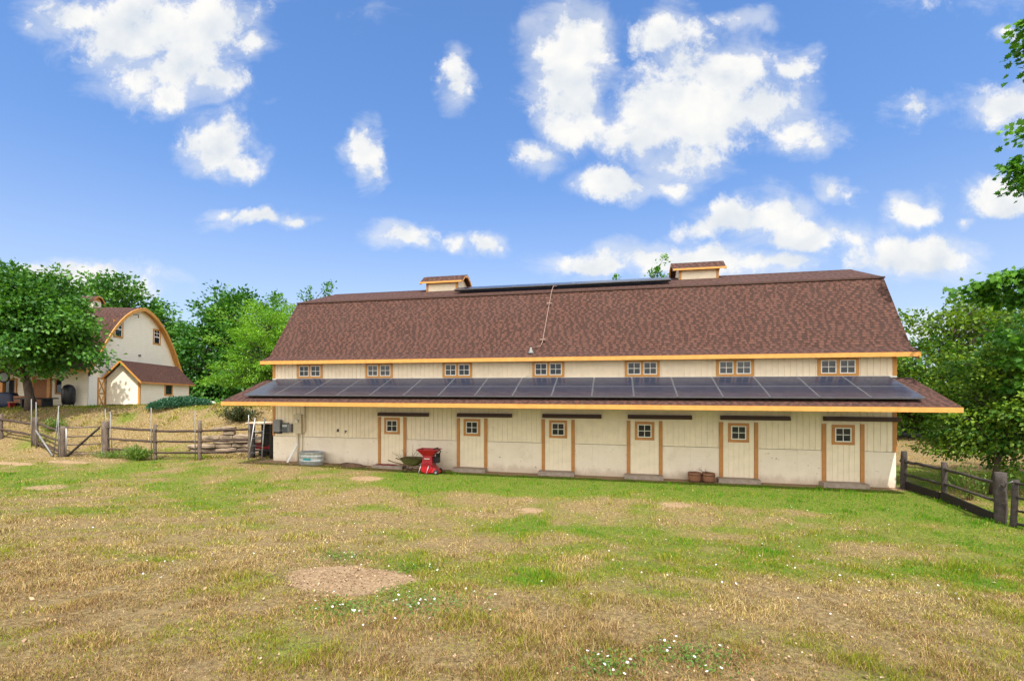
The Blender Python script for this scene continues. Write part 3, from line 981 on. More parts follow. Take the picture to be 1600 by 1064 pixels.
# corner boards
for xx in (XL, XR):
    s = 1 if xx > 0 else -1
    for z0, z1 in ((1.25, 3.70), (3.905, 4.555)):
        cb = MB(BO)
        a, b = sorted((xx - s * .10, xx + s * .024))
        cb.box(a, b, -.024, -.002, z0, z1)
        a, b = sorted((xx + s * .002, xx + s * .024))
        cb.box(a, b, -.001, .11, z0, z1)
        cb.build('corner_board', M['orange_dark'] if z0 < 2 else M['orange'], barn)


# windows of the upper storey: one built, the others copied
def ring_box(mb, x0, x1, z0, z1, t, y0, y1):
    mb.box(x0, x1, y0, y1, z0, z0 + t)
    mb.box(x0, x1, y0, y1, z1 - t, z1)
    mb.box(x0, x0 + t, y0, y1, z0 + t, z1 - t)
    mb.box(x1 - t, x1, y0, y1, z0 + t, z1 - t)


def make_sash(parent, cx, cz, wd, ht, y=-.02):
    sh = MB()
    ring_box(sh, cx - wd / 2, cx + wd / 2, cz - ht / 2, cz + ht / 2, .035, y - .012, y + .012)
    sh.box(cx - .011, cx + .011, y - .006, y + .008, cz - ht / 2 + .036, cz + ht / 2 - .036)
    sh.box(cx - wd / 2 + .036, cx - .012, y - .005, y + .008, cz - .011, cz + .011)
    sh.box(cx + .012, cx + wd / 2 - .036, y - .005, y + .008, cz - .011, cz + .011)
    return sh


def upper_window():
    wd = MB()
    y0, y1 = -.034, -.004
    z0, z1 = 3.905, 4.525
    wd.box(-.65, .65, y0, y1, z0, z0 + .085)
    wd.box(-.65, .65, y0, y1, z1 - .05, z1)
    for xa, xb in ((-.65, -.55), (-.05, .05), (.55, .65)):
        wd.box(xa, xb, y0, y1, z0 + .086, z1 - .051)
    o = wd.build('window', M['orange'], barn)
    cz, ht = (z0 + .086 + z1 - .051) / 2, z1 - .051 - z0 - .086
    for cx in (-.30, .30):
        make_sash(o, cx, cz, .498, ht, -.017).build('sash', M['white_trim'], o)
        g = MB()
        g.face([(cx - .22, -.006, cz - ht / 2 + .02), (cx + .22, -.006, cz - ht / 2 + .02), (cx + .22, -.006, cz + ht / 2 - .02), (cx - .22, -.006, cz + ht / 2 - .02)])
        g.build('pane', M['glass'], o)
    return o


WX = (-13.57, -10.12, -6.50, -2.63, 1.03, 4.36, 7.76)
w0 = upper_window()
w0.location = (WX[0] - BO[0], -BO[1], 0)
for xx in WX[1:]:
    dup(w0, (xx - BO[0], -BO[1], 0))


# stall doors: one built, the others copied
def stall_door():
    d = MB()
    grooved(d, -.525, .525, .16, 2.24, -.03, .018, .014, .175)
    d.face([(-.525, -.03, 2.24), (.525, -.03, 2.24), (.525, 0, 2.24), (-.525, 0, 2.24)])
    d.face([(-.525, -.03, .16), (-.525, -.008, .16), (.525, -.008, .16), (.525, -.03, .16)])
    o = d.build('stall_door', M['cream'], barn)
    z0, z1 = 1.46, 2.17
    f = MB()
    ring_box(f, -.36, .36, z0, z1, .10, -.056, -.031)
    f.build('window_frame', M['orange_dark'], o)
    make_sash(o, 0, (z0 + z1) / 2, .515, z1 - z0 - .205, -.044).build('sash', M['white_trim'], o)
    g = MB()
    g.face([(-.25, -.034, z0 + .11), (.25, -.034, z0 + .11), (.25, -.034, z1 - .11), (-.25, -.034, z1 - .11)])
    g.build('pane', M['glass'], o)
    return o


DX = (-9.49, -5.85, -2.23, 1.12, 4.48, 7.91)
d0 = stall_door()
tr_ = MB()
tr_.box(-.065, .065, -.046, -.007, .15, 2.20)
tr0 = tr_.build('door_post', M['orange_dark'], barn)
tk = MB()
tk.box(-.63, 1.72, -.16, -.02, 2.245, 2.345)
tk.box(-.63, 1.72, -.12, -.007, 2.3455, 2.40)
tk0 = tk.build('door_track', M['brown_metal'], barn)
stp = MB()
stp.box(-.76, .66, -.42, -.008, -.1, .145)
st0 = stp.build('door_step', M['concrete'], barn)
for i, xx in enumerate(DX):
    L = (xx - BO[0], -BO[1], 0)
    if i == 0:
        d0.location = L
        tk0.location = L
        st0.location = L
        tr0.location = (L[0] - .60, L[1], 0)
    else:
        dup(d0, L)
        dup(st0, L)
        k = dup(tk0, (L[0], L[1], .012 * i))
        if i == 5:
            k.scale = (1, 1, 1)
        dup(tr0, (L[0] - .60, L[1], 0))
    dup(tr0, (L[0] + .60, L[1], 0))


# cupolas on the ridge
def cupola(cx):
    y0, y1, hw = 3.95, 5.45, .84
    b = MB(BO)
    b.box(cx - hw, cx + hw, y0, y1, 8.2, 8.98)
    for s in (-1, 1):
        q = [(cx + s * hw * 1.001, y0, 8.98), (cx + s * hw * 1.001, y1, 8.98), (cx + s * hw * 1.001, 4.7, 9.36)]
        b.face(q if s > 0 else q[::-1])
    o = b.build('cupola', M['cream'], barn)
    t = MB(BO)
    for s in (-1, 1):
        a, c = sorted((cx + s * hw, cx + s * (hw - .09)))
        t.box(a, c, y0 - .022, y0 - .001, 8.3, 8.86)
        a, c = sorted((cx + s * (hw + .001), cx + s * (hw + .02)))
        t.box(a, c, y0 - .02, y0 + .1, 8.3, 8.9)
    t.box(cx - hw, cx + hw, y0 - .024, y0 - .001, 8.861, 8.95)
    t.build('cupola_trim', M['orange'], o)
    r = MB(BO)
    e = 1.13
    pts = [(y0 - .22, 8.93), (y0 - .05, 9.02), (y0 + .33, 9.30), (4.7, 9.42), (y1 - .33, 9.30), (y1 + .05, 9.02), (y1 + .22, 8.93)]
    roof_slab(r, [(y, z, cx - e, cx + e) for y, z in pts], .04)
    r.build('cupola_roof', M['shingle'], o)
    k = MB(BO)
    k.box(cx - e - .01, cx + e + .01, y0 - .25, y0 - .222, 8.84, 8.925)
    for s in (-1, 1):
        a, c = sorted((cx + s * (e - .05), cx + s * (e + .012)))
        for (ya, za), (yb, zb) in zip(pts[:-1], pts[1:]):
            A = [(a, ya, za - .042), (a, yb, zb - .042), (a, yb, zb - .16), (a, ya, za - .12)]
            B = [(c, p[1], p[2]) for p in A]
            k.face(A).face(B).face([A[2], A[3], B[3], B[2]])
    k.build('cupola_fascia', M['orange'], o)


cupola(-8.72)
cupola(3.75)

# conduit and vent on the steep roof
cpath = [(-2.55, 2.2, 8.02), (-2.66, 1.86, 7.95), (-2.72, 1.72, 7.72), (-2.90, .2, 5.32), (-2.96, .1, 5.16), (-3.28, .06, 5.10)]
c_ = MB(BO)
c_.tube([(a, b - .03, c + .03) for a, b, c in cpath], .014, 8)
co = c_.build('conduit', M['pinkpipe'], barn)
for (a, b, c) in ((-2.77, 1.33, 7.11), (-2.89, .28, 5.45)):
    k = MB(BO)
    k.box(a - .11, a + .11, b - .08, b - .02, c - .01, c + .04)
    k.build('bracket', M['pinkpipe'], co)
k = MB(BO)
k.lathe([(.13, -.08), (.11, 0), (.05, .11), (.045, .18), (.0, .19)], (-3.33, -.1, 4.93), 16)
k.build('vent_boot', M['pole'], barn)
# conduit by the third window of the upper wall
k = MB(BO)
k.tube([(-3.40, -.03, 4.55), (-3.40, -.03, 3.97), (-3.55, -.05, 3.92)], .017, 8)
k.build('conduit', M['white_trim'], barn)


# ------------------------------------------------------------------ solar panels
ORD = ['first', 'second', 'third', 'fourth', 'fifth', 'sixth', 'seventh', 'eighth', 'ninth', 'tenth', 'eleventh', 'twelfth', 'thirteenth', 'fourteenth', 'fifteenth', 'sixteenth', 'seventeenth']
PW, PH = 1.424, 1.02


def solar_panel():
    o = thing('solar_panel', 'x', 'solar panel')
    g = MB()
    g.face([(-PW / 2 + .026, .018, .035), (PW / 2 - .026, .018, .035), (PW / 2 - .026, PH - .018, .035), (-PW / 2 + .026, PH - .018, .035)])
    g.build('cells', M['pv'], o)
    f = MB()
    e = .006
    f.box(-PW / 2 + e, PW / 2 - e, 0, .017, -.005, .038)
    f.box(-PW / 2 + e, PW / 2 - e, PH - .017, PH, -.005, .038)
    f.box(-PW / 2 + e, -PW / 2 + .025, .0172, PH - .0172, -.005, .038)
    f.box(PW / 2 - .025, PW / 2 - e, .0172, PH - .0172, -.005, .038)
    f.box(-PW / 2 + e, PW / 2 - e, .0174, PH - .0174, -.004, .0)
    f.build('frame', M['frame'], o)
    r = MB()
    for yy in (.2, PH - .2):
        r.box(-PW / 2, PW / 2, yy - .02, yy + .02, -.085, -.0052)
    r.build('mounting_rail', M['black'], o)
    return o


M['frame'] = pm('grey_anodised', (.15, .155, .17), .1, 6, .4, .03, metal=.4)
slope = math.atan2(PZ0 - PZ1, 2.5)
sp0 = solar_panel()
cs, sn = math.cos(slope), math.sin(slope)
first = True
PX0 = -15.03 + PW / 2
for row in range(2):
    for i in range(17):
        s = .18 + row * (PH + .012)           # distance up the slope from the panels' lowest line
        y = PE + .13 * cs + (s) * cs - .12 * sn
        z = PZ1 + .13 * sn + (s) * sn + .12 * cs
        o = sp0 if first else dup(sp0)
        first = False
        o.location = (PX0 + i * PW, y, z)
        o.rotation_euler = (slope, 0, 0)
        rn = 'lower' if row == 0 else 'upper'
        pos = ORD[i] if i < 16 else 'last'
        lab = f'black solar panel, {pos} from the left in the {rn} row on the pent roof'
        if i == 0:
            lab = f'black solar panel at the left end of the {rn} row on the pent roof'
        if i == 16:
            lab = f'black solar panel at the right end of the {rn} row on the pent roof'
        tag(o, lab, 'solar panel', 'solar panels on the pent roof')
usl = math.atan2(.98, 2.9)
for i in range(7):
    o = dup(sp0)
    o.location = (-7.52 + PW / 2 + i * PW * .992, 2.38, 8.13)
    o.rotation_euler = (usl - R(1.5), 0, 0)
    tag(o, f'solar panel seen edge on beside the barn ridge, {ORD[i]} from the left', 'solar panel', 'solar panels along the ridge')

# ------------------------------------------------------------------ things along the barn wall
def GZ(x, y):
    return float(gz(x, y))


t = thing('inverter', 'grey rounded inverter box, leftmost of the boxes on the barn wall', 'electrical box', (-15.18, -.01, 1.45))
b = MB()
b.loft([[(x * q, y, z * q2) for x, z in ((-.19, .04), (-.15, 0), (.15, 0), (.19, .04), (.19, .50), (.15, .56), (-.15, .56), (-.19, .50))] for y, q, q2 in ((0, 1, 1), (-.15, 1, 1), (-.19, .92, .97))], True, False)
b.build('housing', M['grey_box'], t)
b = MB()
b.box(-.17, .17, -.16, -.01, -.07, -.001)
b.build('wiring_box', M['black'], t)
t = thing('disconnect_box', 'dark grey disconnect boxes with shiny handles beside the inverter', 'electrical box', (-14.72, -.01, 1.42))
b = MB()
b.box(-.19, .08, -.14, 0, .0, .44)
b.build('housing', M['grey_dark'], t)
b = MB()
b.box(-.17, .06, -.152, -.141, .27, .36)
b.build('cover', M['galv'], t)
b = MB()
b.box(.10, .28, -.16, 0, .02, .40)
b.build('side_box', M['grey_box'], t)
b = MB()
b.tube([(.19, -.165, .1), (.19, -.20, .14), (.19, -.20, .26)], .02, 8)
b.build('handle', M['alum'], t)
b = MB()
b.tube([(-.30, -.08, .10), (-.19, -.08, .10)], .025, 8)
b.build('conduit', M['alum'], t)
t = thing('meter_box', 'cream meter panel with round dial and pipes running up and down the wall', 'meter box', (-14.13, -.01, 1.40))
b = MB()
b.box(-.20, .20, -.13, 0, 0, .86)
b.build('housing', M['beige_box'], t)
b = MB()
b.lathe([(.085, 0), (.085, .05), (.06, .075), (0, .08)], (0, 0, 0), 18)
for k in range(len(b.v)):
    p = b.v[k]
    b.v[k] = (p[0], -.13 - p[2], p[1] + .56)
b.build('dial', M['white_trim'], t)
b = MB()
b.tube([(.34, -.04, 1.62), (.34, -.04, .08), (.27, -.04, .0), (.2, -.04, .0)], .028, 8)
b.tube([(.20, -.04, .04), (.20, -.04, -1.38)], .022, 8)
b.tube([(-.02, -.05, 0), (-.02, -.05, -1.38)], .04, 8)
b.build('conduit', M['beige_box'], t)
# small fittings on the wall
t = thing('wall_hook', 'small dark fitting on the cream wall right of the meter, left one', 'hook', (-12.13, -.01, 1.50))
b = MB()
b.box(-.03, .03, -.05, 0, 0, .13)
b.tube([(0, -.05, .03), (0, -.09, .03), (0, -.09, .08)], .012, 6)
b.build('bracket', M['grey_dark'], t)
t = thing('wall_tap', 'small dark tap on the cream wall right of the meter, right one', 'tap', (-11.73, -.01, 1.47))
b = MB()
b.tube([(0, 0, .05), (0, -.08, .05), (.02, -.12, .0)], .02, 8)
b.box(-.06, .06, -.06, -.02, .075, .10)
b.build('spout', M['grey_dark'], t)
# leaning white board
t = tag(MB().box(-.045, .045, -.015, .015, 0, 1.08).build('board', M['white_paint'], None), 'narrow white board leaning on the meter pipe', 'board')
t.location = (-14.52, -.30, GZ(-14.5, -.3) - .02)
t.rotation_euler = (R(-14), R(22), 0)
# stock tank
t = thing('stock_tank', 'oval galvanised stock tank with teal mark standing against the barn wall', 'tank', (-13.15, -.48, GZ(-13.1, -.5) - .01))
b = MB()
pf = [(.56, 0), (.585, .02), (.585, .16), (.597, .175), (.585, .19), (.585, .36), (.597, .375), (.585, .39), (.585, .53), (.605, .54), (.605, .565), (.57, .565), (.57, .12), (.0, .11)]
b.lathe(pf, (0, 0, 0), 40, 1, .55)
b.build('shell', M['galv'], t)
b = MB()
rings = []
for z in (.22, .31):
    rings.append([Vector((.592 * math.cos(a), .592 * .55 * math.sin(a), z)) for a in np.linspace(R(-108), R(-72), 9)])
b.loft(rings, False, True, False)
b.build('decal', M['teal'], t)
# heap of soil
def heap(name, label, cat, loc, a, b_, h, mat, seed=1):
    m_ = MB()
    rr = random.Random(seed)
    rings = []
    for i in range(6):
        k = i / 5
        rings.append([Vector((a * (1 - k) * math.cos(2 * PI * j / 22) * rr.uniform(.85, 1.12), b_ * (1 - k) * math.sin(2 * PI * j / 22) * rr.uniform(.85, 1.12), h * (1 - (1 - k) ** 2) * rr.uniform(.8, 1.1) - .03)) for j in range(22)])
    m_.loft(rings, True)
    o = m_.build(name, mat)
    o.location = loc
    tag(o, label, cat)
    return o
heap('soil_heap', 'low heap of dark soil against the wall between tank and first door', 'soil heap', (-11.4, -.35, GZ(-11.4, -.3)), .95, .3, .16, M['soil'], 4)
# red mat on the first step
b = MB()
rr = random.Random(3)
rings = []
for i in range(9):
    xx = -.45 + i * .11
    z = .012 + .022 * rr.random()
    rings.append([Vector((xx, -.13, .0)), Vector((xx, .10 + .03 * rr.random(), 0)), Vector((xx, .10, z)), Vector((xx, -.12 - .02 * rr.random(), z))])
b.loft(rings, True, False)
o = b.build('door_mat', M['red_cloth'])
o.location = (-9.62, -.24, .147)
tag(o, 'crumpled dark red mat lying on the leftmost door step', 'mat')

# wheelbarrow
t = thing('wheelbarrow', 'olive wheelbarrow full of cuttings in front of the leftmost door post', 'wheelbarrow', (-8.20, -.72, GZ(-8.5, -.7)))
t.rotation_euler = (0, 0, R(-4))
b = MB()
def rrect(x0, x1, y, z, n=4, r=.12):
    pts = []
    for cx, cyy, a0 in ((x1 - r, y - r, 0), (x0 + r, y - r, 90), (x0 + r, -y + r, 180), (x1 - r, -y + r, 270)):
        for k in range(n):
            a = R(a0 + 90 * k / (n - 1))
            pts.append(Vector((cx + r * math.cos(a), cyy + r * math.sin(a), z)))
    return pts
trn = [rrect(-.28, .18, .20, .26), rrect(-.38, .38, .28, .40), rrect(-.46, .58, .33, .56), rrect(-.48, .61, .35, .57), rrect(-.44, .56, .31, .555), rrect(-.3, .2, .2, .30)]
b.loft(trn, True)
b.build('tray', M['olive'], t)
for s in (-1, 1):
    h = MB()
    h.tube([(.62, s * .12, .16), (-.2, s * .25, .30), (-.72, s * .30, .40), (-.98, s * .30, .47)], [.02, .022, .022, .024], 8)
    h.build('handle', M['twig'], t)
    g = MB()
    g.tube([(-.30, s * .22, .30), (-.34, s * .22, .02), (-.18, s * .22, .01), (-.05, s * .2, .26)], .014, 6)
    g.build('leg', M['black'], t)
b = MB()
for i in range(17):
    pass
wheel = MB()
rings = []
for i in range(20):
    a = 2 * PI * i / 20
    rings.append([Vector(((.15 + .045 * math.cos(q)) * math.cos(a), .045 * math.sin(q), (.15 + .045 * math.cos(q)) * math.sin(a))) for q in np.linspace(0, 2 * PI, 8, False)])
rings.append(rings[0])
wheel.loft(rings, False)
wo_ = wheel.build('wheel', M['black'], t)
wo_.location = (.62, 0, .195)
rim = MB()
rim.tube([(0, -.045, 0), (0, .045, 0)], .105, 16)
rim.build('rim', M['white_paint'], wo_)
# cuttings lying in the wheelbarrow
def twig_bundle(name, label, cat, loc, n, spread, length, seed, rad=.006, up=.6):
    rr = random.Random(seed)
    b = MB()
    for i in range(n):
        p = Vector((rr.uniform(-spread, spread), rr.uniform(-spread * .5, spread * .5), 0))
        d = Vector((rr.uniform(-1, 1), rr.uniform(-.6, .3), rr.uniform(up * .4, up * 1.4))).normalized() * length * rr.uniform(.5, 1.2)
        q = p + d * .5 + Vector((rr.uniform(-.05, .05), rr.uniform(-.05, .05), 0))
        b.tube([p, q, p + d], [rad, rad * .8, rad * .4], 5)
        e = q + Vector((rr.uniform(-.18, .18), rr.uniform(-.1, .1), rr.uniform(0, .2)))
        b.tube([q, e], [rad * .7, rad * .3], 4)
    o = b.build(name, M['twig'])
    o.location = loc
    return tag(o, label, cat)
twig_bundle('cuttings', 'dry brown branches sticking out of the olive wheelbarrow', 'cuttings', (-8.40, -.72, .52), 14, .3, .55, 5)

# red chipper
t = thing('wood_chipper', 'bright red garden chipper with wide hopper beside the wheelbarrow', 'chipper', (-7.42, -.92, GZ(-7.4, -.9)))
def frustum(z0, z1, x0, x1, y0, y1, X0, X1, Y0, Y1):
    return [[Vector(p) for p in ((x0, y0, z0), (x1, y0, z0), (x1, y1, z0), (x0, y1, z0))], [Vector(p) for p in ((X0, Y0, z1), (X1, Y0, z1), (X1, Y1, z1), (X0, Y1, z1))]]
b = MB()
b.loft(frustum(.72, .96, -.19, .20, -.14, .2, -.40, .44, -.26, .30), False, False)
b.loft(frustum(.722, .955, -.18, .19, -.13, .19, -.385, .425, -.245, .285), False, False)
ring_box(b, -.42, .46, -.28, .32, .025, .955, .985)
for k in range(len(b.v) - 96, len(b.v)):
    x_, y_, z_ = b.v[k]
    b.v[k] = (x_, z_, y_)
b.build('hopper', M['red'], t)
b = MB()
b.loft(frustum(.30, .72, -.24, .24, -.2, .24, -.18, .19, -.14, .2), True, False)
b.box(-.145, .155, -.18, -.150, .58, .64)
b.build('body', M['red'], t)
b = MB()
b.loft([[(r_ * math.cos(a), y_, .22 + r_ * .8 * math.sin(a)) for a in np.linspace(0, 2 * PI, 18, False)] for r_, y_ in ((.22, -.26), (.27, -.22), (.27, .2), (.22, .24))], True)
b.build('drum', M['red'], t)
b = MB()
b.loft(frustum(.07, .30, .12, .52, -.24, .16, .12, .30, -.2, .14), True, False)
b.build('chute', M['red'], t)
b = MB()
b.box(.20, .40, .0, .26, .42, .66)
b.lathe([(.09, 0), (.09, .12), (.04, .14)], (.36, .12, .66), 14)
b.tube([(.2, .05, .98), (.38, .05, 1.03), (.5, .05, .90), (.42, .05, .72)], .03, 8)
b.build('engine', M['black'], t)
for s in (-.22, .12):
    g = MB()
    g.tube([(s, -.27, .34), (s - .08, -.36, 0)], .017, 8)
    g.build('leg', M['alum'], t)
for yy in (-.24, .2):
    g = MB()
    g.tube([(.42, yy - .04, .09), (.42, yy + .04, .09)], .10, 16)
    wq = g.build('wheel', M['black'], t)
    g = MB()
    g.tube([(.42, yy - .045, .09), (.42, yy + .045, .09)], .045, 12)
    g.build('hub', M['alum'], wq)
b = MB()
b.box(-.12, .13, -.186, -.1805, .60, .625)
b.build('decal', M['white_paint'], t)

# two tubs
for xx, lab, sd_ in ((2.88, 'round brown wooden tub with drilled face, left of the pair by the wall', 1), (3.36, 'round brown wooden tub with dry twigs poking out, right of the pair', 2)):
    t = thing('wooden_tub', lab, 'tub', (xx, -.42, GZ(xx, -.4) - .01), 0, 'tubs against the barn wall')
    b = MB()
    b.lathe([(.20, 0), (.225, .1), (.235, .25), (.235, .36), (.205, .36), (.2, .28), (0, .28)], (0, 0, 0), 22)
    b.build('staves', M['tub'], t)
    b = MB()
    for z, r_ in ((.07, .222), (.29, .239)):
        b.lathe([(r_, z - .015), (r_ + .004, z), (r_, z + .015)], (0, 0, 0), 22, cap=False)
    b.build('hoop', M['brown_metal'], t)
    b = MB()
    b.lathe([(.2, .285), (.1, .31), (0, .315)], (0, 0, 0), 18)
    b.build('soil', M['soil'], t)
twig_bundle('dry_twigs', 'dry twigs standing in the right hand wooden tub', 'twigs', (3.36, -.42, .28), 10, .12, .38, 8, .005, .9)
twig_bundle('dry_twigs', 'low dry stems trailing from the left hand wooden tub', 'twigs', (2.84, -.42, .29), 6, .12, .30, 9, .005, .12)

# ------------------------------------------------------------------ rack, ladder and red cart at the barn's left corner
t = thing('storage_rack', 'dark timber rack with a pale plank on top at the left barn corner', 'rack', (-16.4, .45, GZ(-16.4, .45)))
for xx, yy in ((-.62, 0), (.42, 0), (-.62, .7), (.42, .7)):
    b = MB()
    b.log((xx, yy, -.05), (xx, yy, 1.62), .10, .095, 8, int(xx * 100 + yy * 10), .06)
    b.build('post', M['wood_black'], t)
b = MB()
b.box(-.95, .5, -.12, .75, 1.66, 1.70)
b.build('top_plank', M['board'], t)
b = MB()
b.box(-.6, .42, .0, .72, .35, .38)
b.box(-.6, .42, .0, .72, 1.18, 1.21)
b.build('shelf', M['wood_black'], t)
b = MB()
b.box(-.5, .4, .62, .68, .40, 1.60)
b.build('back_board', M['wood_black'], t)
t = thing('stepladder', 'grey aluminium ladder standing in front of the dark rack', 'ladder', (-16.42, -.02, GZ(-16.4, 0)))
for s in (-1, 1):
    b = MB()
    b.tube([(s * .36 + .02, -.1, 0), (s * .26 + .02, .22, 1.95)], .028, 8)
    b.build('rail', M['alum'], t)
for k in range(1, 6):
    b = MB()
    q = k * .33
    b.tube([(-.35 + .05 * q + .02, -.1 + .165 * q, q), (.35 - .05 * q + .02, -.1 + .165 * q, q)], .017, 8)
    b.build('rung', M['alum'] if k == 4 else M['grey_dark'], t)
b = MB()
b.tube([(-.50, .1, 1.25), (-.50, .1, 2.1)], .018, 8)
b.build('side_pole', M['alum'], t)
t = thing('hand_cart', 'red metal hand cart pushed against the rack and rails', 'cart', (-16.75, .95, GZ(-16.7, .9)), R(12))
b = MB()
b.tube([(-.5, 0, .45), (.4, 0, .48), (.75, 0, 1.05)], .022, 8)
b.tube([(-.5, .5, .45), (.4, .5, .48), (.75, .5, 1.05)], .022, 8)
b.tube([(.75, 0, 1.05), (.75, .5, 1.05)], .022, 8)
b.tube([(.1, 0, .45), (.55, .25, .95)], .018, 8)
b.build('frame', M['red'], t)
b = MB()
b.box(-.5, .45, .02, .48, .38, .43)
b.box(-.5, -.46, .02, .48, .43, .62)
b.build('bed', M['red'], t)
for yy in (-.05, .55):
    b = MB()
    b.tube([(-.1, yy - .03, .19), (-.1, yy + .03, .19)], .19, 18)
    b.build('wheel', M['black'], t)

# ------------------------------------------------------------------ fences
def rail_fence(label, posts, rails, mat_post, mat_rail, over=.12, seed=1, pr_=.075, rr_=.058, board=None, heights=None):
    o = thing('rail_fence', label, 'fence', (posts[0][0], posts[0][1], GZ(*posts[0][:2])))
    O = o.location
    for i, p in enumerate(posts):
        x, y, h = p[:3]
        r_ = p[3] if len(p) > 3 else pr_
        b = MB(O)
        ln = p[4] if len(p) > 4 else (0, 0)
        b.log((x, y, GZ(x, y) - .15), (x + ln[0], y + ln[1], GZ(x, y) + h), r_, r_ * .92, 9, seed * 31 + i, .07)
        b.build('post', mat_post, o)
    for i in range(len(posts) - 1):
        a, c = posts[i], posts[i + 1]
        for k, z in enumerate(rails):
            b = MB(O)
            A = Vector((a[0], a[1], GZ(a[0], a[1]) + z + random.uniform(-.03, .03)))
            C = Vector((c[0], c[1], GZ(c[0], c[1]) + z + random.uniform(-.03, .03)))
            d = (C - A).normalized() * over
            yo = Vector((0, -.02 if i % 2 else .02, 0))
            b.log(A - d + yo, C + d + yo, rr_, rr_ * .85, 7, seed * 77 + i * 5 + k, .14, 8)
            b.build('rail', mat_rail, o)
    return o


rail_fence('weathered three rail fence running left from the barn to the gate', [(-17.15, .45, 1.65, .10), (-18.95, -.62, 1.85, .085), (-21.0, -1.1, 1.66, .08), (-24.5, -.65, 1.72, .15, (-.03, 0))],
           (.36, .88, 1.38), M['wood_grey'], M['wood_dark'], seed=2)
rail_fence('two rail fence climbing the slope at the far left edge', [(-36.5, .9, 1.40), (-32.3, -.2, 1.35, .08), (-29.2, -.6, 1.42, .13)], (.50, 1.08), M['wood_grey'], M['wood_dark'], seed=3)
rail_fence('short fence panel between the corner post and the left gate', [(-28.9, -.72, 1.40, .07), (-26.4, -1.25, 1.50, .13, (.10, 0))], (.18, .70, 1.18), M['wood_grey'], M['wood_dark'], seed=4)
# gate
t = thing('gate', 'wooden pole gate with dark diagonal brace in the left fence', 'gate', (-26.2, -1.2, GZ(-26.2, -1.2)))
O = t.location
ga, gb_ = Vector((-26.2, -1.18, 0)), Vector((-24.78, -.70, 0))
for k, z in enumerate((.12, .58, .98, 1.42)):
    b = MB(O)
    b.log(ga + Vector((0, 0, z + GZ(-26.2, -1.2))), gb_ + Vector((0, 0, z + .03 + GZ(-24.8, -.7))), .04, .036, 7, 300 + k, .12)
    b.build('rail', M['wood_grey'], t)
b = MB(O)
b.log(ga + Vector((-.02, -.06, .06)), gb_ + Vector((.0, -.06, 1.50)), .055, .05, 7, 310, .12)
b.build('brace', M['wood_black'], t)
b = MB(O)
b.tube([(-26.19, -1.23, .0), (-26.19, -1.23, 1.50)], .025, 8)
b.build('stile', M['alum'], t)
# silver poles wired to the fence
def pole(label, p0, p1, r_=.021):
    b = MB(p0)
    b.tube([p0, p1], r_, 8)
    o = b.build('metal_pole', M['pole'])
    o.location = p0
    tag(o, label, 'pole', 'tall metal poles along the left fence')
for lab, x, y, dx, top_ in (('thin grey pole standing left of the corner post by the short panel', -29.15, -.80, 0, 2.45), ('thin grey pole standing right of the corner post by the short panel', -28.75, -.85, .0, 2.35),
                            ('upright grey pole fixed to the gate\'s left post', -26.30, -1.48, .0, 2.50), ('leaning grey pole that meets the upright pole at the gate\'s left post', -26.75, -1.40, .36, 2.5),
                            ('leaning grey pole seen above the right end of the gate', -24.95, -.25, -.15, 2.25), ('grey pole just right of the thick gate post', -24.05, -.70, -.12, 2.2),
                            ('grey pole rising from the fence post next to the green weeds', -21.08, -1.2, 0, 2.45), ('grey pole wired to the fence post nearest the barn\'s rack', -19.08, -.76, 0, 2.3)):
    z = GZ(x, y)
    pole(lab, (x, y, z - .1), (x + dx, y, z + top_))
pole('grey pipe brace slanting down from the corner post to the gate post', (-28.6, -.95, GZ(-28.6, -.9) + .95), (-26.75, -1.42, GZ(-26.7, -1.4) + .05), .04)

# right fence
rail_fence('dark weathered rail fence leading from the right barn corner to the gate post', [(9.72, -.12, 1.30, .10), (9.95, -1.75, 1.18, .085), (9.72, -4.25, 1.30, .125, (.02, .03))],
           (.52, .98), M['wood_char'], M['wood_char'], seed=6, rr_=.05)
t = thing('retaining_timber', 'dark board edging the ground along the foot of the right fence', 'timber', (9.8, -2.2, 0))
b = MB((9.8, -2.2, 0))
for (a, c) in (((9.76, -.2), (9.86, -1.70)), ((9.86, -1.82), (9.64, -4.15))):
    b.loft([[Vector((a[0] - .03, a[1], -.15)), Vector((a[0] + .04, a[1], -.15)), Vector((a[0] + .04, a[1], .27)), Vector((a[0] - .03, a[1], .27))],
            [Vector((c[0] - .03, c[1], -.15)), Vector((c[0] + .04, c[1], -.15)), Vector((c[0] + .04, c[1], .22)), Vector((c[0] - .03, c[1], .22))]], True, False)
b.build('plank', M['wood_black'], t)
t = thing('gate', 'metal tube gate hanging on the thick post at the right edge', 'gate', (9.72, -4.55, GZ(9.7, -4.5)))
O = Vector((9.72, -4.55, 0))
b = MB(O)
b.log((9.72, -4.62, -.1), (9.80, -4.60, 1.18), .07, .065, 8, 701, .06)
b.build('stile', M['wood_char'], t)
for k, z in enumerate((.10, .42, .74, 1.10)):
    b = MB(O)
    b.log((9.76, -4.62, z), (10.6, -7.5, z + .02), .032, .03, 8, 710 + k, .05)
    b.build('rail', M['wood_char'], t)
b = MB(O)
b.log((10.6, -7.5, -.1), (10.6, -7.5, 1.22), .07, .065, 8, 702, .06)
b.build('stile', M['wood_char'], t)
b = MB(O)
b.tube([(9.74, -4.36, 1.02), (9.74, -4.6, 1.14)], .018, 8)
b.build('hinge', M['alum'], t)

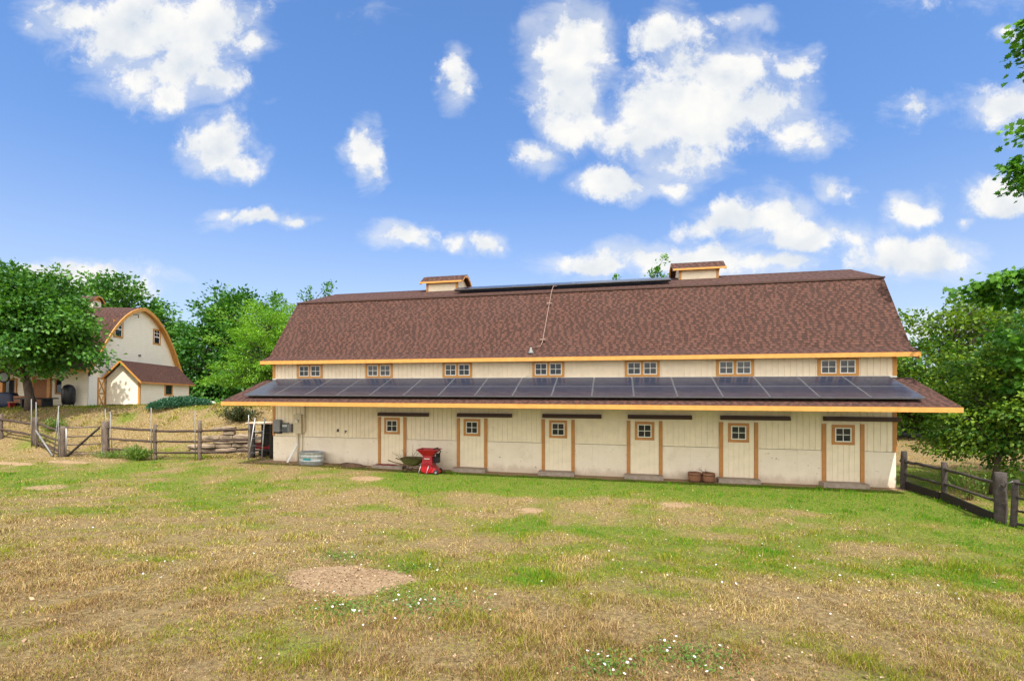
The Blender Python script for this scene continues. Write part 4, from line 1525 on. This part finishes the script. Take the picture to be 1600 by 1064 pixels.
# ------------------------------------------------------------------ shrubs and weeds
def shrub(name, label, cat, x, y, n, rx, ry, h, lsize, mat, shape, seed, stems=20, group=None, up=.8):
    rg = np.random.default_rng(seed)
    o = thing(name, label, cat, (x, y, GZ(x, y) - .02), 0, group)
    b = MB()
    tips = []
    for i in range(stems):
        a = rg.uniform(0, 2 * PI)
        q = rg.uniform(0, 1) ** .5
        tip = Vector((rx * q * math.cos(a), ry * q * math.sin(a), h * rg.uniform(.55, 1) * (1 - .45 * q * q)))
        b.tube([(tip.x * .2, tip.y * .2, 0), (tip.x * .6, tip.y * .6, tip.z * .6), tip], [.008, .006, .003], 4)
        tips.append(tip)
    b.build('stem', M['twig'], o)
    T = np.array([tuple(q) for q in tips])
    k = rg.integers(0, stems, n)
    f = rg.uniform(.15, 1.05, (n, 1))
    pts = T[k] * f + rg.normal(0, .05, (n, 3)) * (1 + h)
    pts[:, 2] = np.maximum(pts[:, 2], .02)
    ax = T[k] / (np.linalg.norm(T[k], axis=1, keepdims=True)) + np.array([0, 0, up])
    leaf_cloud(pts, ax, rg.normal(.45, .22, n), np.full(n, lsize), shape, mat, 'foliage', o)
    return o
shrub('weed_clump', 'green weeds growing along the fence foot right of the gate', 'weeds', -21.9, -1.3, 1800, 1.0, .35, .65, .13, ML['weed'], NARROW, 1, 46)
shrub('weed_clump', 'pale low weeds spreading at the thick gate post', 'weeds', -23.6, -1.0, 900, 1.3, .4, .32, .10, ML['weed'], NARROW, 2, 40)
shrub('weed_clump', 'grey green weeds on the slope behind the left corner post', 'weeds', -29.8, .6, 900, .8, .5, .7, .13, ML['weed'], NARROW, 3, 30)
shrub('tall_weed', 'tall pale weed standing behind the right fence rails', 'weeds', 10.75, -1.55, 380, .28, .28, 1.5, .11, ML['weed'], NARROW, 4, 14)
shrub('shrub', 'dark shrub on the bank above the stone wall', 'shrub', -20.3, 3.2, 2600, 1.3, .9, .9, .10, ML['olive'], SIMPLE, 5, 50)
jx, jy = -29.6, 7.2
def juniper():
    rg = np.random.default_rng(5)
    o = thing('juniper', 'low spreading blue green juniper in front of the small shed', 'shrub', (-27.4, 6.1, GZ(-27.4, 6.1) - .05), R(18.8))
    n = 9000
    a = rg.uniform(0, 2 * PI, n)
    q = rg.uniform(0, 1, n) ** .5
    px, py = .95 * q * np.cos(a), 3.0 * q * np.sin(a)
    hh = .62 * np.sqrt(np.clip(1 - q ** 2, 0, 1)) * (.65 + .6 * fbm(px + 20, py + 20, .8, 2)) + .02
    pts = np.stack([px, py, hh * rg.uniform(.55, 1, n)], -1)
    ax = np.stack([px * .5, py * .2, np.full(n, .55)], -1)
    leaf_cloud(pts, ax, rg.normal(.4, .25, n), np.full(n, .17), NARROW, ML['juniper'], 'foliage', o)
    b = MB()
    for i in range(14):
        a_ = 2 * PI * i / 14
        b.tube([(0, 0, 0), (.4 * math.cos(a_), 1.2 * math.sin(a_), .25), (.75 * math.cos(a_), 2.4 * math.sin(a_), .2)], [.03, .02, .008], 5)
    b.build('stem', M['bark'], o)
juniper()

# white bindweed flowers and their green tufts in the lawn
def flowers():
    rg = np.random.default_rng(8)
    spots = [(-2.2, -13.5, .75, 34), (-4.4, -11.7, .5, 8), (-3.0, -12.0, .4, 8), (-.05, -14.5, .35, 12), (.7, -14.1, .45, 14), (-3.0, -13.9, .4, 8), (-6, -13, 1.5, 10), (2, -8, 4, 40), (-2, -9, 5, 35), (5, -6, 3, 28), (-5, -10.5, 3, 18), (1, -11.5, 2.5, 18), (4, -10, 2.5, 20), (-10, -8, 4, 18)]
    v, sz, lp, cl = [], [], [], []
    gp, ga = [], []
    for x, y, s, n in spots:
        for _ in range(n):
            fx, fy = x + rg.normal(0, s * .5), y + rg.normal(0, s * .5)
            fz = GZ(fx, fy) + rg.uniform(.035, .085)
            dist = math.hypot(fx - CAM[0], fy - CAM[1])
            r_ = rg.uniform(.009, .016)
            tl = rg.normal(0, .35, 2)
            b0 = len(v)
            v.append((fx, fy, fz - .005))
            for j in range(10):
                a = 2 * PI * j / 10
                rr_ = r_ * (1 if j % 2 else .84)
                v.append((fx + rr_ * math.cos(a), fy + rr_ * math.sin(a), fz + rr_ * (math.cos(a) * tl[0] + math.sin(a) * tl[1])))
            for j in range(10):
                lp += [b0, b0 + 1 + j, b0 + 1 + (j + 1) % 10]
                sz.append(3)
        if s < .8:
            m = int(900 * s)
            px, py = x + rg.normal(0, s * .55, m), y + rg.normal(0, s * .4, m)
            gp.append(np.stack([px, py, gz(px, py) + rg.uniform(.01, .06, m)], -1))
    m, t = new_mat('white_petals')
    df = t.n('ShaderNodeBsdfDiffuse', {'Color': (.84, .83, .82, 1)})
    tr = t.n('ShaderNodeBsdfTranslucent', {'Color': (.84, .83, .82, 1)})
    finish(t, t.n('ShaderNodeMixShader', {0: .3, 1: df.outputs[0], 2: tr.outputs[0]}).outputs[0])
    o = big_mesh('wildflowers', np.array(v), sz, lp, m)
    tag(o, 'tiny white bindweed flowers scattered through the grass', 'wildflowers', kind='stuff')
    gp = np.concatenate(gp)
    o = leaf_cloud(gp, rg.normal(0, 1, gp.shape) * np.array([1, 1, .2]), rg.normal(.4, .2, len(gp)), np.full(len(gp), .034), SIMPLE, ML['weed'], 'bindweed', None)
    tag(o, 'low green bindweed leaves in patches around the bare circle', 'ground cover', kind='stuff')
flowers()


def litter():
    rg = np.random.default_rng(21)
    n = 5200
    zc = 2.8 * (16 / 2.8) ** rg.uniform(0, 1, n)
    xc = rg.uniform(-1.3, 1.3, n) * zc
    c_, s_ = math.cos(YAW), math.sin(YAW)
    X, Y = xc * c_ - zc * s_, xc * s_ + zc * c_ + CAM[1]
    # more crumbs in and round the bare circle
    m = 900
    a, q = rg.uniform(0, 2 * PI, m), rg.uniform(0, 1.25, m) ** .6
    X = np.concatenate([X, -3.65 + .9 * q * np.cos(a)])
    Y = np.concatenate([Y, -12.72 + .75 * q * np.sin(a)])
    keep = (Y < -.6) & (fbm(X, Y, .9, 81) + .35 * (np.hypot(X + 3.65, Y + 12.72) < 1.1) > .47)
    X, Y = X[keep], Y[keep]
    k = len(X)
    pts = np.stack([X, Y, gz(X, Y) + rg.uniform(.004, .03, k)], -1)
    ax = rg.normal(0, 1, (k, 3)) * np.array([1, 1, .25])
    m_, t = new_mat('dry_litter')
    tn = t.n('ShaderNodeAttribute', attribute_name='tint').outputs['Fac']
    c = t.mix(t.ss(tn, 0, .55), (.075, .042, .024), (.34, .215, .12))
    c = t.mix(t.ss(tn, .8, 1.0), c, (.52, .39, .25))
    p = t.n('ShaderNodeBsdfPrincipled', {'Base Color': c, 'Roughness': .85})
    finish(t, p.outputs[0])
    size = np.where(rg.uniform(0, 1, k) < .12, .05, .026)
    o = leaf_cloud(pts, ax, rg.uniform(0, 1, k), size, SIMPLE, m_, 'leaf_litter', None, up=1.6)
    tag(o, 'dead leaves and straw crumbs lying in the short grass', 'litter', kind='stuff')


litter()

# ------------------------------------------------------------------ stone wall beside the barn's left end
t = thing('stone_wall', 'rough dry stone retaining wall behind the rails left of the barn', 'wall', (-18.8, 1.8, 0))
b = MB((-18.8, 1.8, 0))
rr = random.Random(12)
a, c = Vector((-20.9, .75, 0)), Vector((-16.7, 2.75, 0))
dirw = (c - a).normalized()
nrm = Vector((dirw.y, -dirw.x, 0))
Lw = (c - a).length
for row in range(7):
    q = -rr.random() * .4
    while q < Lw:
        l = rr.uniform(.35, 1.25)
        h = .25 * rr.uniform(.75, 1.1)
        ctr = a + dirw * (q + l / 2) + nrm * rr.uniform(-.06, .06) + Vector((0, 0, row * .215 + .08))
        if (row < 5 or rr.random() < .5) and q + .3 > row * .28 - .5:
            mm = Matrix.Translation(ctr) @ Matrix.Rotation(math.atan2(dirw.y, dirw.x) + rr.uniform(-.06, .06), 4, 'Z') @ Matrix.Rotation(rr.uniform(-.05, .05), 4, 'Y')
            rings = []
            for k in range(5):
                kk = -1 + k * .5
                sc = (.80, .97, 1, .97, .82)[k] * rr.uniform(.93, 1.05)
                rings.append([mm @ Vector((kk * l / 2 * .98, .24 * sc * math.cos(2 * PI * j / 6 + PI / 6) * rr.uniform(.9, 1.15), h / 2 * sc * math.sin(2 * PI * j / 6 + PI / 6) * rr.uniform(.95, 1.25))) for j in range(6)])
            b.loft(rings, True, False)
        q += l
b.build('stones', M['stone'], t)

# ------------------------------------------------------------------ the arched house on the left
HO = Vector((-34.4, 5.46, 2.15))
HR = R(18.8)
TILT = R(-1.6)
house = thing('farmhouse', 'cream house with arched brown roof and gable trimmed in orange', 'house', HO, HR)
house.rotation_euler = (TILT, 0, HR)
HW = 9.8
def arch(n=14, off=0.0, z0=2.95, pk=7.65):
    half = HW / 2
    K = [(0, 0), (.05, .09), (.11, .20), (.18, .32), (.27, .455), (.36, .575), (.47, .70), (.58, .80), (.70, .885), (.83, .95), (.92, .982), (1, 1)]
    out = [(half * a, z0 + (pk - z0) * b) for a, b in K]
    # out: (distance in from the eave, height)
    left = [(-.75, z0 - .42), (-.42, z0 - .30), (-.15, z0 - .08)] + out[1:]
    right = [(HW - y, z) for y, z in reversed(left[:-1])]
    return left + right
ar = arch()
g = MB()
pts = [(0, y, z - .05) for y, z in ar if 0 <= y <= HW]
g.face([(0, 0, -2), (0, HW, -2)] + pts[::-1])
g.face(([( -14, 0, -2), (-14, HW, -2)] + [(-14, p[1], p[2]) for p in pts[::-1]])[::-1])
g.face([(-14, HW, -2), (0, HW, -2), (0, HW, 3.0), (-14, HW, 3.0)])
g.face([(-1.6, 0, -2), (0, 0, -2), (0, 0, 3.0), (-1.6, 0, 3.0)])
g.face([(-1.6, 0, -2), (-1.6, 1.7, -2), (-1.6, 1.7, 3.0), (-1.6, 0, 3.0)])
g.face([(-14, 1.7, -2), (-1.6, 1.7, -2), (-1.6, 1.7, 3.0), (-14, 1.7, 3.0)])
g.build('wall', M['lap'], house)
g = MB()
g.box(-14, -1.6, -.1, 1.7, 2.85, 2.89)
g.build('porch_ceiling', M['soffit'], house)
g = MB()
roof_slab(g, [(y, z, -14.4, .42) for y, z in ar], .08)
hr = g.build('roof', M['shingle'], house)
g = MB()
for (y0, z0), (y1, z1) in zip(ar[:-1], ar[1:]):
    A = [(.43, y0, z0 + .01), (.43, y1, z1 + .01), (.43, y1, z1 - .26), (.43, y0, z0 - .24)]
    B = [(.36, p[1], p[2]) for p in A]
    g.face(A).face(B[::-1]).face([A[2], A[3], B[3], B[2]]).face([A[0], A[1], B[1], B[0]])
    g.face([(.36, y0, z0 - .1), (.36, y1, z1 - .1), (.005, y1, z1 - .1), (.005, y0, z0 - .1)])
g.build('rake_trim', M['orange'], house)
g = MB()
g.box(-14.4, .35, -.80, -.752, 2.36, 2.52)
g.build('eave_fascia', M['orange'], house)
def house_window(yc, z0, z1, wd):
    f = MB()
    for a_, b_, c_2, d_ in ((yc - wd / 2, yc + wd / 2, z0, z0 + .12), (yc - wd / 2, yc + wd / 2, z1 - .12, z1), (yc - wd / 2, yc - wd / 2 + .12, z0 + .121, z1 - .121), (yc + wd / 2 - .12, yc + wd / 2, z0 + .121, z1 - .121)):
        f.box(.004, .04, a_, b_, c_2, d_)
    o = f.build('window', M['orange'], house)
    s_ = MB()
    zm = (z0 + z1) / 2
    y0, y1 = yc - wd / 2 + .121, yc + wd / 2 - .121
    s_.box(.005, .03, y0, y1, zm - .05, zm + .02)
    s_.box(.005, .03, yc - .02, yc + .02, zm + .021, z1 - .121)
    s_.box(.005, .028, y0, yc - .021, (zm + z1) / 2 - .05, (zm + z1) / 2 - .01)
    s_.box(.005, .028, yc + .021, y1, (zm + z1) / 2 - .05, (zm + z1) / 2 - .01)
    s_.box(.005, .032, y0, y0 + .05, z0 + .121, z1 - .121)
    s_.box(.005, .032, y1 - .05, y1, z0 + .121, z1 - .121)
    s_.build('sash', M['white_paint'], o)
    p = MB()
    p.face([(.012, y0, z0 + .12), (.012, y1, z0 + .12), (.012, y1, z1 - .12), (.012, y0, z1 - .12)])
    p.build('pane', M['glass'], o)
house_window(2.65, 5.02, 6.30, .95)
house_window(6.95, 5.02, 6.30, .95)
g = MB()
g.box(.004, .10, 4.8, 5.0, 3.9, 4.0)
g.build('gable_light', M['grey_dark'], house)
g = MB()
g.tube([(.0, 4.2, 7.0), (.35, 4.2, 7.0), (.35, 4.2, 6.75)], .03, 6)
g.build('hay_hook', M['wood_dark'], house)
# cross braced barn door and white panel at the near end of the gable wall
g = MB()
g.box(.004, .03, .02, .75, -.1, 2.1)
g.build('side_panel', M['white_paint'], house)
g = MB()
g.box(.004, .04, .80, 1.45, -.1, 2.0)
gd = g.build('stable_door', M['cream_house'], house)
g = MB()
for (ya, za, yb, zb) in ((.80, -.1, 1.45, -.1), (.80, 2.0, 1.45, 2.0), (.80, .95, 1.45, .95), (.82, -.1, .82, 2.0), (1.43, -.1, 1.43, 2.0), (.82, -.1, 1.43, .95), (.82, .95, 1.43, -.1), (.82, .95, 1.43, 2.0), (.82, 2.0, 1.43, .95)):
    g.tube([(.055, ya, za), (.055, yb, zb)], .045, 4)
g.build('cross_brace', M['orange'], gd)
for xx in (-2.2, -5.0, -7.6, -10.2, -12.9):
    g = MB()
    g.box(xx - .09, xx + .09, -.25, -.07, -.5, 2.62)
    g.build('porch_post', M['orange_dark'], house)
for xx, mt, ht in ((-4.2, 'terra', 1.95), (-8.6, 'red', 1.95)):
    g = MB()
    g.box(xx - .42, xx + .42, 1.64, 1.69, -.3, ht)
    dd = g.build('door', M[mt], house)
    g = MB()
    g.box(xx - .56, xx - .43, 1.62, 1.69, -.3, ht + .1)
    g.box(xx + .43, xx + .56, 1.62, 1.69, -.3, ht + .1)
    g.box(xx - .56, xx + .56, 1.62, 1.69, ht + .101, ht + .22)
    g.build('door_frame', M['orange_dark'], dd)
for xx in (-2.9, -6.1, -11):
    g = MB()
    ring_box(g, xx - .4, xx + .4, .9, 2.0, .1, 1.63, 1.69)
    ww = g.build('window', M['orange_dark'], house)
    g = MB()
    g.face([(xx - .31, 1.66, .99), (xx + .31, 1.66, .99), (xx + .31, 1.66, 1.91), (xx - .31, 1.66, 1.91)])
    g.build('pane', M['glass'], ww)
# house cupola
g = MB()
g.box(-3.95, -3.05, 4.5, 5.3, 7.2, 8.12)
hc = g.build('cupola', M['cream_house'], house)
g = MB()
cpt = [(4.34, 8.04), (4.44, 8.22), (4.62, 8.40), (4.9, 8.50), (5.18, 8.40), (5.36, 8.22), (5.46, 8.04)]
roof_slab(g, [(y, z, -4.1, -2.88) for y, z in cpt], .05)
g.build('cupola_roof', M['shingle'], hc)
g = MB()
for (y0, z0), (y1, z1) in zip(cpt[:-1], cpt[1:]):
    A = [(-2.87, y0, z0), (-2.87, y1, z1), (-2.87, y1, z1 - .10), (-2.87, y0, z0 - .10)]
    B = [(-2.92, p[1], p[2]) for p in A]
    g.face(A).face(B).face([A[2], A[3], B[3], B[2]])
g.face([(-3.048, 4.5, 8.1), (-3.048, 5.3, 8.1), (-3.048, 5.14, 8.33), (-3.048, 4.9, 8.43), (-3.048, 4.66, 8.33)])
g.build('cupola_trim', M['orange'], hc)

# small gabled shed in front of the gable
def hl(x, y, z=0):
    q = Matrix.Rotation(HR, 4, 'Z') @ Vector((x, y, z))
    return HO + q
shed = thing('garden_shed', 'small cream gabled shed standing on blocks against the arched house', 'shed', hl(.1, 1.5, .16), HR)
shed.rotation_euler = (TILT, 0, HR)
SW, SL, SE, SP = 2.15, 6.0, 1.82, 2.98
g = MB()
g.face([(0, 0, 0), (SW, 0, 0), (SW, 0, SE), (SW / 2, 0, SP), (0, 0, SE)])
g.face([(0, SL, 0), (0, SL, SE), (SW / 2, SL, SP), (SW, SL, SE), (SW, SL, 0)])
g.face([(SW, 0, 0), (SW, SL, 0), (SW, SL, SE), (SW, 0, SE)])
g.face([(0, 0, 0), (0, 0, SE), (0, SL, SE), (0, SL, 0)])
g.face([(0, 0, 0), (0, SL, 0), (SW, SL, 0), (SW, 0, 0)])
g.build('wall', M['lap'], shed)
sl = (SP - SE) / (SW / 2)
for s in (-1, 1):
    g = MB()
    e = .30
    xa, za = SW / 2, SP + .09
    xb, zb = SW / 2 + s * (SW / 2 + e), SE + .09 - sl * e
    y0, y1 = -.35, SL + .25
    dl = math.hypot(xb - xa, zb - za)
    g.face([(xb, y0, zb), (xb, y1, zb), (xa, y1, za), (xa, y0, za)], [(y0, 0), (y1, 0), (y1, dl), (y0, dl)])
    g.face([(xb, y0, zb - .07), (xa, y0, za - .07), (xa, y1, za - .07), (xb, y1, zb - .07)])
    g.face([(xb, y0, zb - .07), (xb, y1, zb - .07), (xb, y1, zb), (xb, y0, zb)])
    g.build('roof', M['shingle'], shed)
    g = MB()
    for yy in (y0 - .03,):
        A = [(xa, yy, za + .01), (xb, yy, zb + .01), (xb, yy, zb - .15), (xa, yy, za - .15)]
        B = [(p[0], yy + .027, p[2]) for p in A]
        g.face(A).face(B).face([A[2], A[3], B[3], B[2]]).face([A[1], A[2], B[2], B[1]])
    g.build('barge_board', M['orange'], shed)
    g = MB()
    a_, b_ = sorted((xb + s * .002, xb + s * .03))
    g.box(a_, b_, y0, y1, zb - .13, zb - .01)
    g.build('fascia', M['orange_dark'], shed)
for yy in (0, SL):
    g = MB()
    g.box(SW - .10, SW + .022, yy - .022, yy + .10 - .1 * (yy > 1), .0, SE)
    g.build('corner_board', M['orange'], shed)
g = MB()
f0, f1 = 2.75, 3.75
for a_, b_, c_2, d_ in ((f0, f1, .62, .74), (f0, f1, 1.42, 1.54), (f0, f0 + .12, .741, 1.419), (f1 - .12, f1, .741, 1.419)):
    g.box(SW + .004, SW + .04, a_, b_, c_2, d_)
wq = g.build('window', M['orange'], shed)
g = MB()
g.face([(SW + .012, f0 + .1, .72), (SW + .012, f1 - .1, .72), (SW + .012, f1 - .1, 1.44), (SW + .012, f0 + .1, 1.44)])
g.build('pane', M['glass'], wq)
for yy in (.12, 2, 4, 5.7):
    for xx in (.15, 1.1, 1.95):
        g = MB()
        g.box(xx - .12, xx + .16, yy - .1, yy + .14, -.55, -.003)
        g.build('foundation_block', M['stone'], shed)

# things on the porch
def put(x, y):
    q = hl(x, y)
    return (q.x, q.y, GZ(q.x, q.y) - .01)
t = thing('garden_chair', 'red slatted garden chair on the house lawn at the far left', 'chair', put(-9.6, -1.0), HR + R(30))
b = MB()
for k in range(4):
    b.box(-.3 + k * .16, -.18 + k * .16, .30, .34, .30, 1.0 + .04 * (k in (1, 2)), Matrix.Rotation(R(-18), 4, 'X'))
b.build('backrest', M['red'], t)
b = MB()
b.box(-.3, .3, -.3, .3, .32, .36)
b.build('seat', M['red'], t)
for s in (-1, 1):
    b = MB()
    b.box(s * .34 - .06, s * .34 + .06, -.36, .32, .56, .59)
    b.build('armrest', M['red'], t)
    for yy in (-.28, .25):
        b = MB()
        b.box(s * .33 - .03, s * .33 + .03, yy - .03, yy + .03, 0, .56)
        b.build('leg', M['red'], t)
t = thing('side_table', 'low dark table beside the red garden chair', 'table', put(-7.9, -.9), HR)
b = MB()
b.box(-.55, .55, -.25, .25, .42, .46)
b.build('tabletop', M['wood_grey'], t)
for sx in (-1, 1):
    b = MB()
    b.box(sx * .4 - .04, sx * .4 + .04, -.2, .2, 0, .42)
    b.build('leg', M['wood_grey'], t)
def cover(name, label, cat, x, y, wx, wy, h, mat, seed):
    rr = random.Random(seed)
    b = MB()
    rings = []
    for z, q in ((0, 1.04), (.3, 1.0), (.75, .97), (.93, .85), (1, .5)):
        rings.append([Vector((wx * q * (abs(math.cos(a)) ** .5) * (1 if math.cos(a) > 0 else -1) * rr.uniform(.94, 1.06), wy * q * (abs(math.sin(a)) ** .5) * (1 if math.sin(a) > 0 else -1) * rr.uniform(.94, 1.06), h * z)) for a in np.linspace(0, 2 * PI, 18, False)])
    b.loft(rings, True)
    o = b.build(name, mat)
    o.location = put(x, y)
    o.rotation_euler = (0, 0, HR)
    tag(o, label, cat)
cover('covered_grill', 'dark navy covered grill on the porch behind the left fence pole', 'grill', -4.4, -.55, .62, .35, .95, M['bluecover'], 2)
t = thing('smoker_grill', 'tall black rounded smoker grill standing at the house corner', 'grill', put(-.8, -.45), HR)
b = MB()
b.lathe([(.28, .12), (.34, .3), (.36, .8), (.34, 1.15), (.22, 1.38), (.06, 1.45), (.0, 1.46)], (0, 0, 0), 18)
b.build('body', M['black_gloss'], t)
for k in range(3):
    b = MB()
    a = 2 * PI * k / 3
    b.tube([(.24 * math.cos(a), .24 * math.sin(a), .2), (.34 * math.cos(a), .34 * math.sin(a), 0)], .03, 6)
    b.build('leg', M['black'], t)
t = thing('picnic_table', 'long low black table on the house lawn under the big tree', 'table', put(-1.9, -1.4), HR)
b = MB()
b.box(-.95, .95, -.4, .4, .52, .60)
b.build('tabletop', M['black_gloss'], t)
for sx in (-1, 1):
    b = MB()
    b.box(sx * .6 - .05, sx * .6 + .05, -.35, .35, 0, .52)
    b.build('leg', M['black'], t)
t = thing('garden_bench', 'low reddish garden bench in front of the porch wall', 'bench', put(-3.25, -1.0), HR)
b = MB()
b.box(-.5, .5, -.22, .22, .30, .36)
b.build('seat', M['tub'], t)
b = MB()
b.box(-.5, .5, .2, .25, .38, .72)
b.build('backrest', M['tub'], t)
for sx in (-1, 1):
    b = MB()
    b.box(sx * .42 - .04, sx * .42 + .04, -.2, .22, 0, .3)
    b.build('leg', M['red'], t)
t = thing('wall_clock', 'round dark rimmed clock hanging under the porch eave', 'clock', hl(-4.75, -.32, 2.02), HR)
b = MB()
rings = []
for i in range(20):
    a = 2 * PI * i / 20
    rings.append([Vector(((.33 + .055 * math.cos(q)) * math.cos(a), .055 * math.sin(q), (.33 + .055 * math.cos(q)) * math.sin(a))) for q in np.linspace(0, 2 * PI, 8, False)])
rings.append(rings[0])
b.loft(rings, False)
b.build('rim', M['black'], t)
b = MB()
b.tube([(0, -.01, 0), (0, .02, 0)], .30, 20)
b.build('face', M['grey_box'], t)

# white car half hidden behind the shed
cx_, cy_ = -37.4, 17.0
t = thing('parked_car', 'white car half hidden between the shed and the bright green tree', 'car', (cx_, cy_, GZ(cx_, cy_)), HR + R(6))
b = MB()
prof_ = [(-2.2, .35), (-2.25, .75), (-1.75, .92), (-.95, .98), (-.45, 1.42), (1.0, 1.46), (1.75, 1.0), (2.15, .92), (2.2, .4)]
for s in (1,):
    rings = []
    for yy, q in ((-.85, .93), (-.78, 1), (.78, 1), (.85, .93)):
        rings.append([Vector((px * (1 if abs(yy) < .8 else .985), yy, .3 + (pz - .3) * q)) for px, pz in prof_])
    b.loft(rings, True, False)
b.build('body', M['white_paint'], t)
for s in (-1, 1):
    b = MB()
    y_ = s * .835
    b.face([(-.85, y_, 1.0), (-.45, y_ * .97, 1.33), (.95, y_ * .97, 1.36), (1.55, y_, 1.0)])
    b.build('side_window', M['glass'], t)
for xx in (-1.4, 1.4):
    for s in (-1, 1):
        b = MB()
        b.tube([(xx, s * .72, .33), (xx, s * .88, .33)], .33, 20)
        wq = b.build('wheel', M['black'], t)
        b = MB()
        b.tube([(xx, s * .73, .33), (xx, s * .89, .33)], .2, 16)
        b.build('rim', M['alum'], wq)
